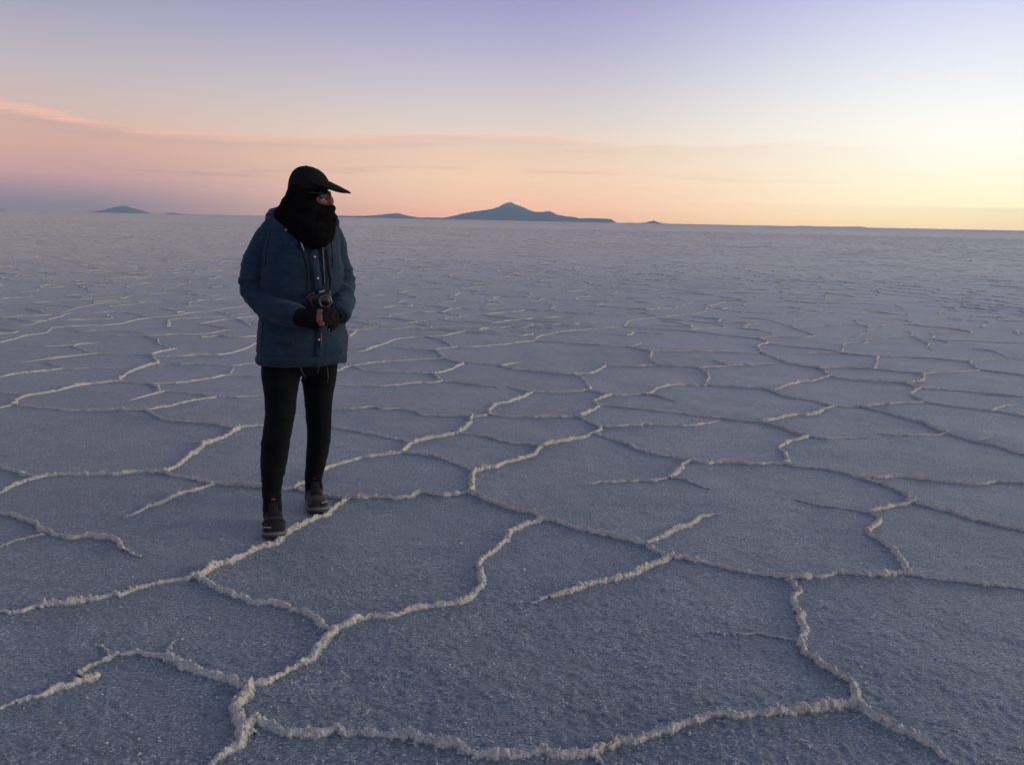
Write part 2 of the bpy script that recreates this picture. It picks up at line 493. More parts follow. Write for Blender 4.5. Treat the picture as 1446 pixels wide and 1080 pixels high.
# ------------------------------------------------------------------ salt ridges, traced on the ground as polylines of photo pixels
RIDGES = '''
1.15|-20,868 0,863 30,864 55,854 91,850 138,844 171,839 205,830 241,823 277,815
1.1|277,814 301,801 332,790 352,781 369,775 393,768 407,752 427,743 446,733 464,722 481,711 494,701
1|279,818 299,830 332,841 360,852 391,853 419,865 447,880 474,888
1|474,888 497,883 521,875 560,869 585,860 615,853 649,846 668,836 676,822 681,800 693,779 715,762 722,752 746,744 765,737
1.2|474,889 460,911 441,924 419,938 391,952 366,963 351,966
.9|351,966 340,966 318,960 290,951 271,942 249,933 235,928
.5|235,928 213,928 188,926 155,928 146,920 135,912
.35|235,928 243,915 257,904
.4|155,928 138,937 122,949
.9|-20,1012 0,1003 28,989 55,980 91,970 116,964 133,958
1.2|351,966 346,982 336,999 337,1021 351,1035
1.3|351,1035 343,1049 326,1063 304,1078 270,1105
1.2|351,1033 364,1022 386,1032 405,1041 441,1043
.9|441,1043 466,1037 496,1038 532,1038 566,1039
1.2|566,1039 607,1042 640,1049 668,1060 709,1063 750,1064 777,1063 810,1064 838,1061
1.25|838,1061 866,1048 888,1043 916,1040 943,1030 971,1020 998,1014 1021,1011 1051,1010 1087,1009 1123,1005 1162,1000 1184,996 1206,995
1|838,1061 844,1066 855,1077 875,1100
1.1|1206,995 1217,1002 1239,1016 1264,1031 1295,1045 1311,1056 1331,1068 1350,1079 1390,1104
1.15|1206,995 1210,982 1201,966 1184,955 1165,941 1148,926 1133,909 1134,891 1136,872 1125,855 1123,836 1115,818
.35|1127,904 1100,901 1062,897 1032,895 1000,894
1.1|1115,818 1129,816 1162,815 1195,812 1234,812 1281,811
.9|1281,811 1309,815 1345,821 1378,826 1411,830 1446,833 1500,841
1|1281,810 1267,784 1251,770 1229,755 1237,737 1227,725 1251,718 1273,713 1286,708
.4|1227,726 1190,722 1156,716 1121,708
.9|1286,708 1311,718 1350,726 1378,736 1411,741 1446,749 1500,765
.9|1286,708 1267,694 1240,684 1212,675
.9|1212,675 1184,668 1156,663 1112,657
.7|1212,675 1240,675 1273,673 1322,678 1378,682 1405,679 1446,682 1510,686
.9|1112,657 1068,657 1026,655 990,655 977,652
1|1112,657 1109,646 1101,633 1120,625 1140,619
.9|1140,619 1115,610 1076,596
1|1076,596 1118,588 1151,585 1162,580 1173,574
.9|1173,574 1151,568 1110,560 1090,551
.7|1173,574 1195,575 1217,575
.8|1217,575 1262,572 1306,569
.9|1217,575 1245,582 1289,594 1322,606 1372,621 1414,632 1446,641 1510,660
.45|1140,619 1173,621 1223,618
.4|1240,614 1267,616 1322,615 1340,612
.35|1372,621 1405,617
.8|1306,569 1339,574 1405,581 1446,589 1500,596
.6|1403,580 1414,574 1441,571
1|1306,569 1297,563 1287,557 1292,552 1300,549
.9|1300,549 1290,545 1278,540
1|1278,540 1298,538 1304,529 1297,525
.9|1278,540 1247,538 1201,535 1173,531
1|1173,531 1166,525 1158,519
.9|1158,519 1132,516 1109,512
1|1173,531 1140,537 1121,540 1090,551
.8|1090,551 1073,548 1046,547 1002,543
.9|1002,543 954,544 932,548 913,557
.9|913,557 880,558 861,558
.7|913,557 935,561 954,569
1|1002,543 998,537 1001,529 989,519
.8|989,519 1028,516 1106,513
.6|1032,516 1017,512 1006,507
.8|989,519 963,517 930,515
.7|930,515 898,516 854,515
1.1|930,515 918,507 920,497
.9|920,497 905,494 887,490
.8|887,490 847,489 809,486 784,484 759,482
.8|887,490 900,488 906,484
.7|920,497 980,497 1047,498 1076,498
.9|1076,498 1090,503 1109,511
1|1076,498 1069,489 1085,485 1072,479
.8|1072,479 1043,476 1010,473 971,468
.7|971,468 926,466 880,463
.8|971,468 985,466 1022,463 1017,459 991,455 932,449
.9|880,463 891,453 934,448 991,441 1000,433 1026,426
.9|880,463 837,466 782,471 759,476 757,481
.9|757,481 735,485 704,488 664,491 644,491
.9|644,491 620,493 616,496
1|616,496 625,505 640,509 655,512
1|655,512 635,522 612,526
1.1|612,526 618,534 627,538
.8|644,491 624,481 601,476
.8|601,476 627,475 657,469 710,473
.7|601,476 580,477 559,480
.9|559,480 549,484 533,489 512,496 488,497
.6|616,495 581,493 544,491
.8|629,507 600,507 562,510 525,512 496,517
.8|496,517 475,523 455,527
.7|496,517 525,524 562,526 611,526
.7|655,512 709,515
.8|708,516 722,512 741,510
.9|708,516 741,522 772,525 808,527
1|808,527 826,537 833,551
.9|808,527 839,525 854,515
.9|833,551 857,557
.8|833,551 809,553 772,554 752,553
.8|752,553 732,549 715,544
1|752,553 726,564 695,574 693,585
.8|627,538 664,541 692,544 703,547
.8|627,538 609,540 581,542 544,545 507,544 474,544
.9|693,585 730,588 772,588 815,588
.9|693,585 666,588
1.1|666,588 659,598 646,612
.7|666,588 636,587 599,585 581,580 562,578 540,578 531,575 498,576 450,577
1.1|815,588 828,583 845,573 839,566 861,558
.6|845,573 884,576 954,583 1010,590 1076,596
1|815,588 835,598 848,603
.8|848,603 874,602 911,601 978,603
.7|978,603 1000,599 1017,594
1|848,603 843,610 809,621 768,630
1|768,630 749,644 713,655 674,665
.7|646,611 685,617 718,625 765,631
1|646,612 605,619 582,624
1|582,624 576,632 571,639
.9|571,639 533,644 505,647 483,655 458,664 440,674 416,688
.8|582,624 533,614 505,608 483,603 469,601 440,596
.9|571,639 605,643 630,650 665,664
1.2|670,664 668,682 660,695
.9|660,696 627,700 596,698 574,702 533,704 494,702
1|660,696 693,710 721,719 743,725 765,734
1|765,734 800,741 847,754 888,763 913,768
.9|913,768 943,758 968,744 993,731 1018,723
1|913,768 927,777 949,787
1.1|949,787 930,795 905,803 877,820 849,823 810,833 783,841
.5|783,841 755,850 722,851
.9|949,787 993,795 1040,808 1082,814 1115,818
.9|844,612 869,622 902,635 930,643 977,652
1.1|977,652 963,662 949,676
.6|949,676 916,680 860,683 813,687
.5|949,676 971,683 1001,694
.9|-15,702 0,695 22,684 47,673 63,669
.9|-15,653 0,657 28,664 52,671
.8|63,669 110,669 166,667 227,665
1.2|227,665 249,654 271,639 293,626 318,617 337,603
.8|337,603 370,600 400,599
.9|227,665 263,673 298,680 332,684 369,687 396,690 416,688
.8|416,688 431,692 456,699 488,705
.8|307,681 276,691 235,705 193,723 178,731
.9|-15,716 0,723 28,734 55,744 75,751 102,759 133,757 158,760 174,766 177,773
.45|177,773 190,780 202,787
.45|-10,775 0,771 28,762 55,755
.9|-15,580 0,576 15,572 28,564 43,558 74,553 111,545 137,541 170,538
.8|17,572 50,575 83,578 138,580 205,580
.8|205,580 235,574 276,565 302,561
.9|205,580 224,588 249,593 290,597 335,603
1.1|170,538 174,531 186,524 204,517 222,512
1.1|222,512 220,507 213,500
.8|213,500 240,493 248,491
.9|248,491 224,485 221,479 202,475
.8|202,475 254,472 291,470 319,466 336,465
.8|330,464 284,458
.8|284,458 317,452 347,448 367,444
.7|222,513 263,514 310,515 332,516 363,511
.8|221,503 282,501 323,499 352,489 363,483
.8|170,539 195,541 216,543
.8|216,543 254,540 298,534 324,529 369,531
.8|326,528 331,518
1|216,543 224,551 230,553
.7|230,553 208,559 180,566
.6|230,553 272,555 302,560
.6|302,560 337,560 374,558
.8|-15,536 0,533 28,528 61,524 89,520
.6|89,520 130,520 180,521
.7|30,511 74,506 115,501 135,499
.5|135,499 185,500 213,500
.6|61,510 89,518
.7|130,498 104,488 142,484
.6|104,488 65,489 22,487
.8|-12,487 0,484 37,475 63,471 74,463
.8|74,463 111,461 163,458 185,454 209,448
.7|209,448 240,446 280,440 310,437 350,431
.7|209,448 176,441 130,442
.6|-12,457 33,459 65,453 102,442
.6|89,441 107,436 159,427 222,425
.6|107,435 48,429 78,425
.5|74,473 130,474 200,475
.4|-10,552 0,554 35,558
.8|1158,519 1188,518 1234,520
.9|1234,520 1280,525 1297,526
1.1|1234,520 1238,512 1239,503
.8|1239,503 1188,499
.6|1188,499 1151,499 1121,500
.7|1188,499 1170,494 1132,491 1086,487
.7|1188,499 1194,486 1221,485 1223,479
.6|1223,479 1250,478 1285,476
.9|1285,476 1286,470 1274,469
.7|1239,503 1295,504 1350,509 1369,510
.9|1369,510 1376,517 1386,521
.7|1386,521 1347,525 1306,527
.6|1386,521 1446,529 1490,535
.7|1369,510 1428,506
.6|1428,506 1446,508 1480,511
.8|1428,506 1400,495 1372,492
.6|1300,549 1358,552 1446,561 1500,566
.9|1286,476 1297,480 1311,486 1307,489 1317,493
.6|1297,480 1321,480 1373,482 1446,485 1490,488
.7|1072,479 1094,477 1136,478 1151,474
.8|1151,474 1129,467 1103,457 1077,450 1040,448
'''
rng = np.random.default_rng(11)


def resample(P, ds):
    P = np.asarray(P)
    # Catmull-Rom smoothing, then even spacing
    if len(P) > 2:
        Q = np.vstack([2 * P[0] - P[1], P, 2 * P[-1] - P[-2]])
        out = []
        for k in range(1, len(Q) - 2):
            for tt in np.linspace(0, 1, 6, endpoint=False):
                a, b, c, d = Q[k - 1], Q[k], Q[k + 1], Q[k + 2]
                out.append(0.5 * (2 * b + (c - a) * tt + (2 * a - 5 * b + 4 * c - d) * tt ** 2 + (3 * b - a - 3 * c + d) * tt ** 3))
        out.append(P[-1])
        P = np.array(out)
    L = np.concatenate([[0], np.cumsum(np.linalg.norm(np.diff(P, axis=0), axis=1))])
    n = max(3, int(L[-1] / ds) + 1)
    s = np.linspace(0, L[-1], n)
    return np.stack([np.interp(s, L, P[:, k]) for k in range(2)], 1), s


RW, RH = 0.0178, 0.0118


def ridge_mesh(P2, wt, taper=(False, False), coarse=1.0, nx=None):
    """one lumpy crust of salt along a line on the ground: returns verts, quads"""
    dmid = np.linalg.norm(np.mean(P2, axis=0))
    ds = max(0.0042, 0.0018 * dmid) * coarse
    P, s = resample(P2, ds)
    n = len(P)
    d = np.hypot(P[:, 0], P[:, 1])
    T = np.gradient(P, axis=0)
    T /= np.maximum(np.linalg.norm(T, axis=1, keepdims=True), 1e-9)
    N = np.stack([-T[:, 1], T[:, 0]], 1)
    sd = int(rng.integers(1, 9999))
    # small wander of the crest
    P = P + N * (0.016 * vnoise(s / 0.13, s * 0, None, sd) + 0.008 * vnoise(s / 0.04, s * 0, None, sd + 1))[:, None]
    wv = RW * (0.55 + 0.45 * wt) * (1 + 0.3 * vnoise(s / 0.11, s * 0 + 3, None, sd + 2) + 0.3 * vnoise(s / 0.03, s * 0 + 3, None, sd + 3))
    hv = RH * wt * np.clip(0.92 + 0.3 * vnoise(s / 0.17, s * 0 + 7, None, sd + 4) + 0.3 * vnoise(s / 0.045, s * 0 + 7, None, sd + 6), 0.5, 2)
    e0 = np.clip(s / 0.22, 0, 1) if taper[0] else np.clip(s / 0.02 + 0.5, 0, 1)
    e1 = np.clip((s[-1] - s) / 0.22, 0, 1) if taper[1] else np.clip((s[-1] - s) / 0.02 + 0.5, 0, 1)
    hv, wv = hv * e0 * e1, wv * (0.35 + 0.65 * e0 * e1)
    if nx is None:
        nx = int(np.clip(round(0.078 / ds), 5, 19))
    u = np.linspace(-1, 1, nx)
    UU = np.sign(u) * np.abs(u) ** 1.15
    lean = 0.3 * vnoise(s / 0.5, s * 0 + 1, None, sd + 8)
    Xc = P[:, None, 0] + N[:, None, 0] * wv[:, None] * UU[None]
    Yc = P[:, None, 1] + N[:, None, 1] * wv[:, None] * UU[None]
    uu = np.clip(UU[None] - lean[:, None] * (1 - UU[None] ** 2), -1, 1)
    prof = np.clip(1 - np.abs(uu) ** 1.7, 0, 1) ** 0.9
    lump = 0.5 + 1.15 * np.abs(vnoise(Xc / 0.021, Yc / 0.021, None, 21)) ** 0.7 + 0.55 * np.abs(vnoise(Xc / 0.0105, Yc / 0.0105, None, 22)) + 0.2 * vnoise(Xc / 0.006, Yc / 0.006, None, 23)
    if ds > 0.02:
        lump = 1 + 0.5 * vnoise(Xc / 0.06, Yc / 0.06, None, 21)
    Zc = ground_height(Xc, Yc) - 0.004 + (hv[:, None] * prof * lump + 0.008 * prof)
    Zc[:, 0] -= 0.012
    Zc[:, -1] -= 0.012
    jit = 0.004 * vnoise(Xc / 0.013, Yc / 0.013, None, 31) * (prof > 0.05)
    Xc, Yc = Xc + N[:, None, 0] * jit, Yc + N[:, None, 1] * jit
    Vv = np.stack([Xc, Yc, Zc], -1).reshape(-1, 3)
    a = (np.arange(n - 1)[:, None] * nx + np.arange(nx - 1)[None])
    F = np.stack([a, a + nx, a + nx + 1, a + 1], -1).reshape(-1, 4)
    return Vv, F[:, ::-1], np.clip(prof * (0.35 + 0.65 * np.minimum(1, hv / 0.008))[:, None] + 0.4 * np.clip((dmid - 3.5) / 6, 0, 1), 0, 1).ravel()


traced, ends = [], {}
for line in RIDGES.strip().splitlines():
    wt, pts_ = line.split('|')
    px = [tuple(map(float, q.split(','))) for q in pts_.split()]
    traced.append((float(wt), np.array([G(*q)[:2] for q in px])))
allpts = np.vstack([resample(P, 0.12)[0] for _, P in traced])
n_ridge = 0
RIDGE_V = []
for k, (wt, P) in enumerate(traced):
    tp = []
    for e in (0, -1):
        dd = min(np.min(np.linalg.norm(resample(Q, 0.05)[0] - P[e], axis=1)) for m_, (_, Q) in enumerate(traced) if m_ != k)
        tp.append(dd > 0.06)
    P = P.copy()                        # run into the neighbour at a junction
    if not tp[0]:
        P[0] += (P[0] - P[1]) / np.linalg.norm(P[0] - P[1]) * 0.022
    if not tp[1]:
        P[-1] += (P[-1] - P[-2]) / np.linalg.norm(P[-1] - P[-2]) * 0.022
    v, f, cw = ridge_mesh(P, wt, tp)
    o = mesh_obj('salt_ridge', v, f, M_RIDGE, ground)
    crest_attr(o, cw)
    n_ridge += 1
    RIDGE_V.append(v[np.hypot(v[:, 0], v[:, 1]) < 9])

# beyond and beside the traced ground the same cracking goes on as a jittered honeycomb
AH = 0.58
NI, NJ0, NJ1 = 210, -46, 250
ii, jj = np.meshgrid(np.arange(-NI, NI + 1), np.arange(NJ0, NJ1), indexing='ij')
bx = AH * 1.5 * ii
by = AH * math.sqrt(3) * (jj + 0.5 * (ii % 2))
HV = []
for k in (0, 1):
    q_ = np.stack([bx + k * AH, by], -1) + rng.uniform(-0.42, 0.42, bx.shape + (2,)) * AH
    q_ = q_ + 0.9 * np.stack([vnoise(q_[..., 0] / 4, q_[..., 1] / 4, None, 77), vnoise(q_[..., 0] / 4, q_[..., 1] / 4, None, 78)], -1)
    q_ = q_ - [0, 100]
    q_ = np.stack([q_[..., 0] * math.cos(0.37) - q_[..., 1] * math.sin(0.37), q_[..., 0] * math.sin(0.37) + q_[..., 1] * math.cos(0.37)], -1) + [0, 100]
    HV.append(q_)
odd = ii % 2
def take(di, dj):
    return np.clip(ii + di + NI, 0, 2 * NI), np.clip(jj + dj - NJ0, 0, NJ1 - NJ0 - 1)
upi = take(1, odd)
dni = take(1, odd - 1)
EP = np.concatenate([HV[0].reshape(-1, 2), HV[1].reshape(-1, 2), HV[1].reshape(-1, 2)])
EQ = np.concatenate([HV[1].reshape(-1, 2), HV[0][upi].reshape(-1, 2), HV[0][dni].reshape(-1, 2)])
EM = (EP + EQ) / 2
ED = np.hypot(EM[:, 0], EM[:, 1])
EA = np.abs(np.arctan2(EM[:, 0], EM[:, 1]))
LEN = np.linalg.norm(EQ - EP, axis=1)
REACH = 170.0
ok = (ED > 1.2) & (ED < REACH) & (EM[:, 1] > 0.2) & (EA < np.where(ED < 6, R(66), np.where(ED < 40, R(48), R(40)))) & (LEN < 2.5) & (LEN > 0.1)
ok &= rng.random(len(ED)) > 0.10


def project(p):
    q = np.column_stack([p, np.zeros(len(p))]) - CAM
    z = np.maximum(q @ FWD, 0.05)
    return IW / 2 + FPX * (q @ RGT) / z, IH / 2 - FPX * (q @ UPV) / z


px_, py_ = project(EM)
for pt_ in (EP, EM, EQ):
    px_, py_ = project(pt_)
    ok &= ~((px_ > -45) & (px_ < 1491) & (py_ > (478 if pt_ is EM else 486)))
px_, py_ = project(EM)
for k in np.where(ok & (ED < 16))[0]:
    pts3 = np.array([EP[k], EM[k], EQ[k]])
    if np.min(np.linalg.norm(allpts[:, None] - pts3[None], axis=2)) < 0.13:
        ok[k] = False
idx = np.where(ok)[0]
idx = idx[np.argsort(ED[idx])]
inview = (px_[idx] > -60) & (px_[idx] < 1506) & (py_[idx] < 1100)
single = set(idx[inview][:298 - n_ridge].tolist())


def edge_line(p, q, n=5):
    t_ = np.linspace(0, 1, n)[:, None]
    L = np.linalg.norm(q - p)
    nn = np.array([-(q - p)[1], (q - p)[0]]) / max(L, 1e-6)
    w_ = rng.normal(0, 0.06, (n, 1)) * L
    w_[0] = w_[-1] = 0
    return p + (q - p) * t_ + nn * w_


SV, SF, SC_, off = [], [], [], 0
for k in idx:
    if ED[k] > 14 and k not in single:
        continue
    v, f, cw = ridge_mesh(edge_line(EP[k], EQ[k], 5), float(np.clip(rng.normal(0.98, 0.2), 0.45, 1.35)))
    if k in single:
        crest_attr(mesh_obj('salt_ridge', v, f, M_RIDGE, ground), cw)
    else:
        SC_.append(cw); SV.append(v); SF.append(f + off); off += len(v)


def batch(P, Q, n, nx, hmul=1.0, wmul=1.0):
    global off
    E = len(P)
    if not E:
        return
    t_ = np.linspace(0, 1, n)[None, :, None]
    D_ = Q - P
    nn = np.stack([-D_[:, 1], D_[:, 0]], 1)
    L = np.linalg.norm(D_, axis=1)
    w_ = rng.normal(0, 0.055, (E, n, 1))
    w_[:, 0] = w_[:, -1] = 0
    C = P[:, None] + D_[:, None] * t_ + nn[:, None] * w_
    nn = nn / L[:, None]
    u = np.linspace(-1, 1, nx)
    wt = np.clip(rng.normal(1.0, 0.2, (E, 1)), 0.5, 1.4)
    wv = RW * wmul * (0.55 + 0.45 * wt) * (1 + 0.3 * rng.normal(size=(E, n)).clip(-1.5, 1.5))
    hv = RH * 1.25 * hmul * wt * (0.85 + 0.4 * rng.normal(size=(E, n)).clip(-1.5, 1.5)).clip(0.1)
    prof = np.clip(1 - np.abs(u) ** 1.7, 0, 1)
    XY = C[:, :, None] + nn[:, None, None] * (wv[:, :, None] * u)[..., None]
    Zz = hv[:, :, None] * prof * (1 + 0.25 * rng.normal(size=(E, n, nx)).clip(-1.5, 1.5)) - 0.004
    Zz = Zz + ground_height(XY[..., 0].ravel(), XY[..., 1].ravel()).reshape(Zz.shape)
    Zz[:, :, 0] -= 0.012
    Zz[:, :, -1] -= 0.012
    v = np.concatenate([XY, Zz[..., None]], -1).reshape(-1, 3)
    a = (np.arange(n - 1)[:, None] * nx + np.arange(nx - 1)[None])
    F = np.stack([a + 1, a + nx + 1, a + nx, a], -1).reshape(-1, 4)
    F = (F[None] + (np.arange(E) * n * nx)[:, None, None]).reshape(-1, 4)
    SC_.append(np.broadcast_to(np.minimum(1, prof + 0.5), Zz.shape).ravel())
    SV.append(v); SF.append(F + off); off += len(v)


rest = np.array([k for k in idx if ED[k] > 14 and k not in single])
for lo, hi, n_, x_ in ((14, 32, 8, 5), (32, 65, 4, 4), (65, REACH, 3, 3)):
    kk = rest[(ED[rest] > lo) & (ED[rest] <= hi)]
    batch(EP[kk], EQ[kk], n_, x_, 1.0 if hi < 60 else (0.85 if hi < 70 else 0.6))
# low swells of crust out to the horizon
NF = 25000
fr = 165 * (2600 / 165) ** (rng.random(NF) ** 1.3)
fa = np.radians(rng.uniform(-40, 40, NF))
fc_ = np.stack([np.sin(fa) * fr, np.cos(fa) * fr], 1)
fo = rng.uniform(0, math.pi, NF)
fl = rng.uniform(0.4, 1.3, NF) * np.maximum(0.7, fr * 0.008)
fd = np.stack([np.cos(fo), np.sin(fo)], 1) * fl[:, None] / 2
for lo, hi in ((0, 400), (400, 900), (900, 3000)):
    m_ = (fr > lo) & (fr <= hi)
    sc_ = max(1.0, (lo + 200) / 170)
    batch((fc_ - fd)[m_], (fc_ + fd)[m_], 3, 3, sc_ * 0.45, sc_)
far_r = mesh_obj('distant_salt_ridges', np.vstack(SV), np.vstack(SF), M_RIDGE, ground)
far_r['kind'] = 'stuff'
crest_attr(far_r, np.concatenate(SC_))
smooth_flags = np.hypot(*np.vstack(SV)[np.vstack(SF)[:, 0], :2].T) < 60
far_r.data.polygons.foreach_set('use_smooth', smooth_flags)

# loose crystals and crumbs of salt
ico_bm = bmesh.new()
bmesh.ops.create_icosphere(ico_bm, subdivisions=1, radius=1.0)
ICO_V = np.array([v.co[:] for v in ico_bm.verts])
ICO_F = np.array([[v.index for v in f.verts] for f in ico_bm.faces])
ico_bm.free()
NC = 7000
cr = 1.75 * (11.0 / 1.75) ** rng.random(NC)
cang = np.radians(rng.uniform(-41, 41, NC))
cx, cy = np.sin(cang) * cr, np.cos(cang) * cr
clump = vnoise(cx / 0.25, cy / 0.25, None, 41) + 0.6 * vnoise(cx / 0.9, cy / 0.9, None, 42)
okc = clump > rng.uniform(-0.9, 0.7, NC)
cx, cy = cx[okc], cy[okc]
cs = np.clip(rng.lognormal(math.log(0.0026), 0.4, len(cx)), 0.0015, 0.012)
near_pts = np.vstack(RIDGE_V)
pick = near_pts[rng.integers(0, len(near_pts), 7000)]
cz = np.concatenate([ground_height(cx, cy) + cs * 0.3, pick[:, 2]])
cx, cy = np.concatenate([cx, pick[:, 0]]), np.concatenate([cy, pick[:, 1]])
cs = np.concatenate([cs, np.clip(rng.lognormal(math.log(0.0034), 0.4, 7000), 0.002, 0.008)])
nC = len(cx)
rot = rng.normal(size=(nC, 3, 3))
rot = np.linalg.qr(rot)[0]
vv = ICO_V[None] * (1 + 0.28 * rng.normal(size=(nC, len(ICO_V), 1)).clip(-1, 1)) * rng.uniform(0.6, 1.3, (nC, 1, 3))
vv = np.einsum('nij,nkj->nki', rot, vv) * cs[:, None, None]
vv[:, :, 0] += cx[:, None]
vv[:, :, 1] += cy[:, None]
vv[:, :, 2] += cz[:, None]
ff = (ICO_F[None] + (np.arange(nC) * len(ICO_V))[:, None, None]).reshape(-1, 3)
crumbs = mesh_obj('salt_crumbs', vv.reshape(-1, 3), ff, M_CRUMB, None, smooth=False)
tag(crumbs, 'loose pale salt crystals scattered over the crust', 'salt', kind='stuff')

# ------------------------------------------------------------------ mountains far behind the flat
def mountain_mat():
    m, t, p = material('hazy_mountain_rock')
    pos = geo_pos(t)
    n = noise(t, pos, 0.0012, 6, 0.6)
    c = mix(t, ramp(t, n, [(0.35, (0, 0, 0)), (0.7, (1, 1, 1))]), (0.045, 0.06, 0.095), (0.075, 0.09, 0.135))  # rock tones tinted blue to add to the distant haze, not the stone's own hue
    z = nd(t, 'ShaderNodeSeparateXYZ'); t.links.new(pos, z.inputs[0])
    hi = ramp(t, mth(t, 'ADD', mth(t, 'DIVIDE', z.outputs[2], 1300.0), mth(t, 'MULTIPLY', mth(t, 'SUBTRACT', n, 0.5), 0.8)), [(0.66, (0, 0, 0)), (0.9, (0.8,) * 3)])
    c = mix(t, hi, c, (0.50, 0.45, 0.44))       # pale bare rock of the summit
    t.links.new(c, p.inputs['Base Color'])
    p.inputs['Roughness'].default_value = 0.95
    return m


M_MTN = mountain_mat()


def mountain(name, sil, D, depth, label, seed, base_extra=0.0):
    sil = np.array(sil, float)
    n, m = 140, 41
    pxs = np.linspace(sil[0, 0], sil[-1, 0], n)
    pys = np.interp(pxs, sil[:, 0], sil[:, 1])
    top = np.array([W(a, b, D) for a, b in zip(pxs, pys)])
    X_, H_ = top[:, 0], np.maximum(top[:, 2], 0)
    H_ = H_ * (1 + 0.03 * vnoise(X_ / 300, X_ * 0, None, seed) + 0.02 * vnoise(X_ / 120, X_ * 0, None, seed + 5))
    tt = np.linspace(-1, 1, m)
    XX, TT = np.meshgrid(X_, tt)
    prof = np.clip(1 - np.abs(TT), 0, 1) ** 1.25
    gul = 1 + (0.28 * vnoise(XX / 900, TT * depth / 1400, None, seed + 1) + 0.16 * vnoise(XX / 350, TT * depth / 600, None, seed + 2)) * (1 - prof)
    HH = H_[None] * prof * gul
    HH = np.minimum(HH, (H_[None] + 0) * (1 - 0.35 * np.abs(TT)))
    HH -= 6 * (1 - np.clip(HH / 10, 0, 1))
    YY = D + TT * depth
    XX = XX * (YY / D)
    v = np.stack([XX, YY, HH], -1).reshape(-1, 3)
    a = np.arange(m - 1)[:, None] * n + np.arange(n - 1)[None]
    F = np.stack([a, a + 1, a + n + 1, a + n], -1).reshape(-1, 4)
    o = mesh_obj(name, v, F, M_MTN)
    tag(o, label, 'mountain', 'mountains on the horizon', 'structure')
    return o


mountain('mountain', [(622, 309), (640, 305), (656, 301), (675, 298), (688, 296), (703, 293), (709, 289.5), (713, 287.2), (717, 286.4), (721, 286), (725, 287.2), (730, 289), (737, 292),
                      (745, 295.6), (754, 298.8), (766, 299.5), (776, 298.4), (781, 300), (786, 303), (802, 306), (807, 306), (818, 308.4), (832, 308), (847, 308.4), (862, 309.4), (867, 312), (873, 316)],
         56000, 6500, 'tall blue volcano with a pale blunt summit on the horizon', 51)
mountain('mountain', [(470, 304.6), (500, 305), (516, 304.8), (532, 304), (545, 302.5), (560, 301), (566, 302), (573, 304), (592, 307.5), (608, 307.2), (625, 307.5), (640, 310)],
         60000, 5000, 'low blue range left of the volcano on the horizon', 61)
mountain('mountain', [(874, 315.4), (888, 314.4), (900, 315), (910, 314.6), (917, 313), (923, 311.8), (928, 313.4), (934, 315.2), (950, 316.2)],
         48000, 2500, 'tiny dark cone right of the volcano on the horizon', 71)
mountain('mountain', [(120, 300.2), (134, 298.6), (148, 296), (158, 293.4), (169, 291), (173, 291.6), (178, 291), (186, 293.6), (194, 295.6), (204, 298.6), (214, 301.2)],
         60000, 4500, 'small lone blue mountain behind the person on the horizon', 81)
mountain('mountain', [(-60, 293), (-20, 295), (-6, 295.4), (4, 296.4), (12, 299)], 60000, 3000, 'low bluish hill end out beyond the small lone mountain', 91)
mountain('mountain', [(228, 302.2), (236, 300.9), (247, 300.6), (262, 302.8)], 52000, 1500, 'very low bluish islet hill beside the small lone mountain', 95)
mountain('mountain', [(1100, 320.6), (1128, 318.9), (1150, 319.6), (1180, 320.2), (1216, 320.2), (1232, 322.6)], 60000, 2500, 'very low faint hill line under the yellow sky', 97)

# ------------------------------------------------------------------ the person
from mathutils.bvhtree import BVHTree
M_SKIN, _t, _p = material('skin')
_n = noise(_t, _t.nodes.new('ShaderNodeTexCoord').outputs['Object'], 40, 4)
_t.links.new(mix(_t, _n, (0.23, 0.072, 0.052), (0.31, 0.11, 0.078)), _p.inputs['Base Color'])
_p.inputs['Roughness'].default_value = 0.5
_p.inputs['Subsurface Weight'].default_value = 0.1
_p.inputs['Subsurface Radius'].default_value = (0.01, 0.004, 0.002)
M_JACKET = cloth('jacket_cloth', (0.013, 0.033, 0.056), (0.022, 0.049, 0.078), 1400, 0.85, 0.0004, 0.1, 0.003)
M_JACKET_DK = cloth('jacket_trim', (0.011, 0.027, 0.045), (0.018, 0.040, 0.062), 700, 0.85, 0.0008, 0.1, 0.0)
M_LEGGING = cloth('black_jersey', (0.005, 0.006, 0.007), (0.009, 0.010, 0.011), 1200, 0.8, 0.0004, 0.05, 0.002)
M_CAP = cloth('black_cap_cloth', (0.008, 0.007, 0.007), (0.013, 0.011, 0.011), 900, 0.9, 0.0004, 0.0, 0.0)
M_SCARF = cloth('black_knit', (0.004, 0.004, 0.004), (0.009, 0.008, 0.008), 240, 0.95, 0.003, 0.0, 0.008)
M_GLOVE = cloth('black_wool', (0.004, 0.004, 0.005), (0.009, 0.008, 0.009), 500, 0.95, 0.0015, 0.0, 0.004)
M_SHOE = cloth('shoe_mesh', (0.014, 0.012, 0.012), (0.090, 0.074, 0.067), 350, 0.8, 0.001, 0.1, 0.0)
M_SHOE_BLK = cloth('shoe_black', (0.010, 0.010, 0.011), (0.020, 0.019, 0.019), 400, 0.8, 0.001, 0.05, 0.0)
M_SOLE = plain('sole_rubber', (0.05, 0.048, 0.05), 0.7)
M_MIDSOLE = plain('midsole_foam', (0.17, 0.155, 0.145), 0.7)
M_STRIPE = plain('pale_stripe', (0.42, 0.40, 0.38), 0.7)
M_RED = plain('red_tab', (0.36, 0.03, 0.02), 0.7)
M_SNAP = plain('snap_metal', (0.62, 0.40, 0.36), 0.35, 0.6)
M_ZIP = plain('zip_metal', (0.13, 0.135, 0.145), 0.4, 0.5)
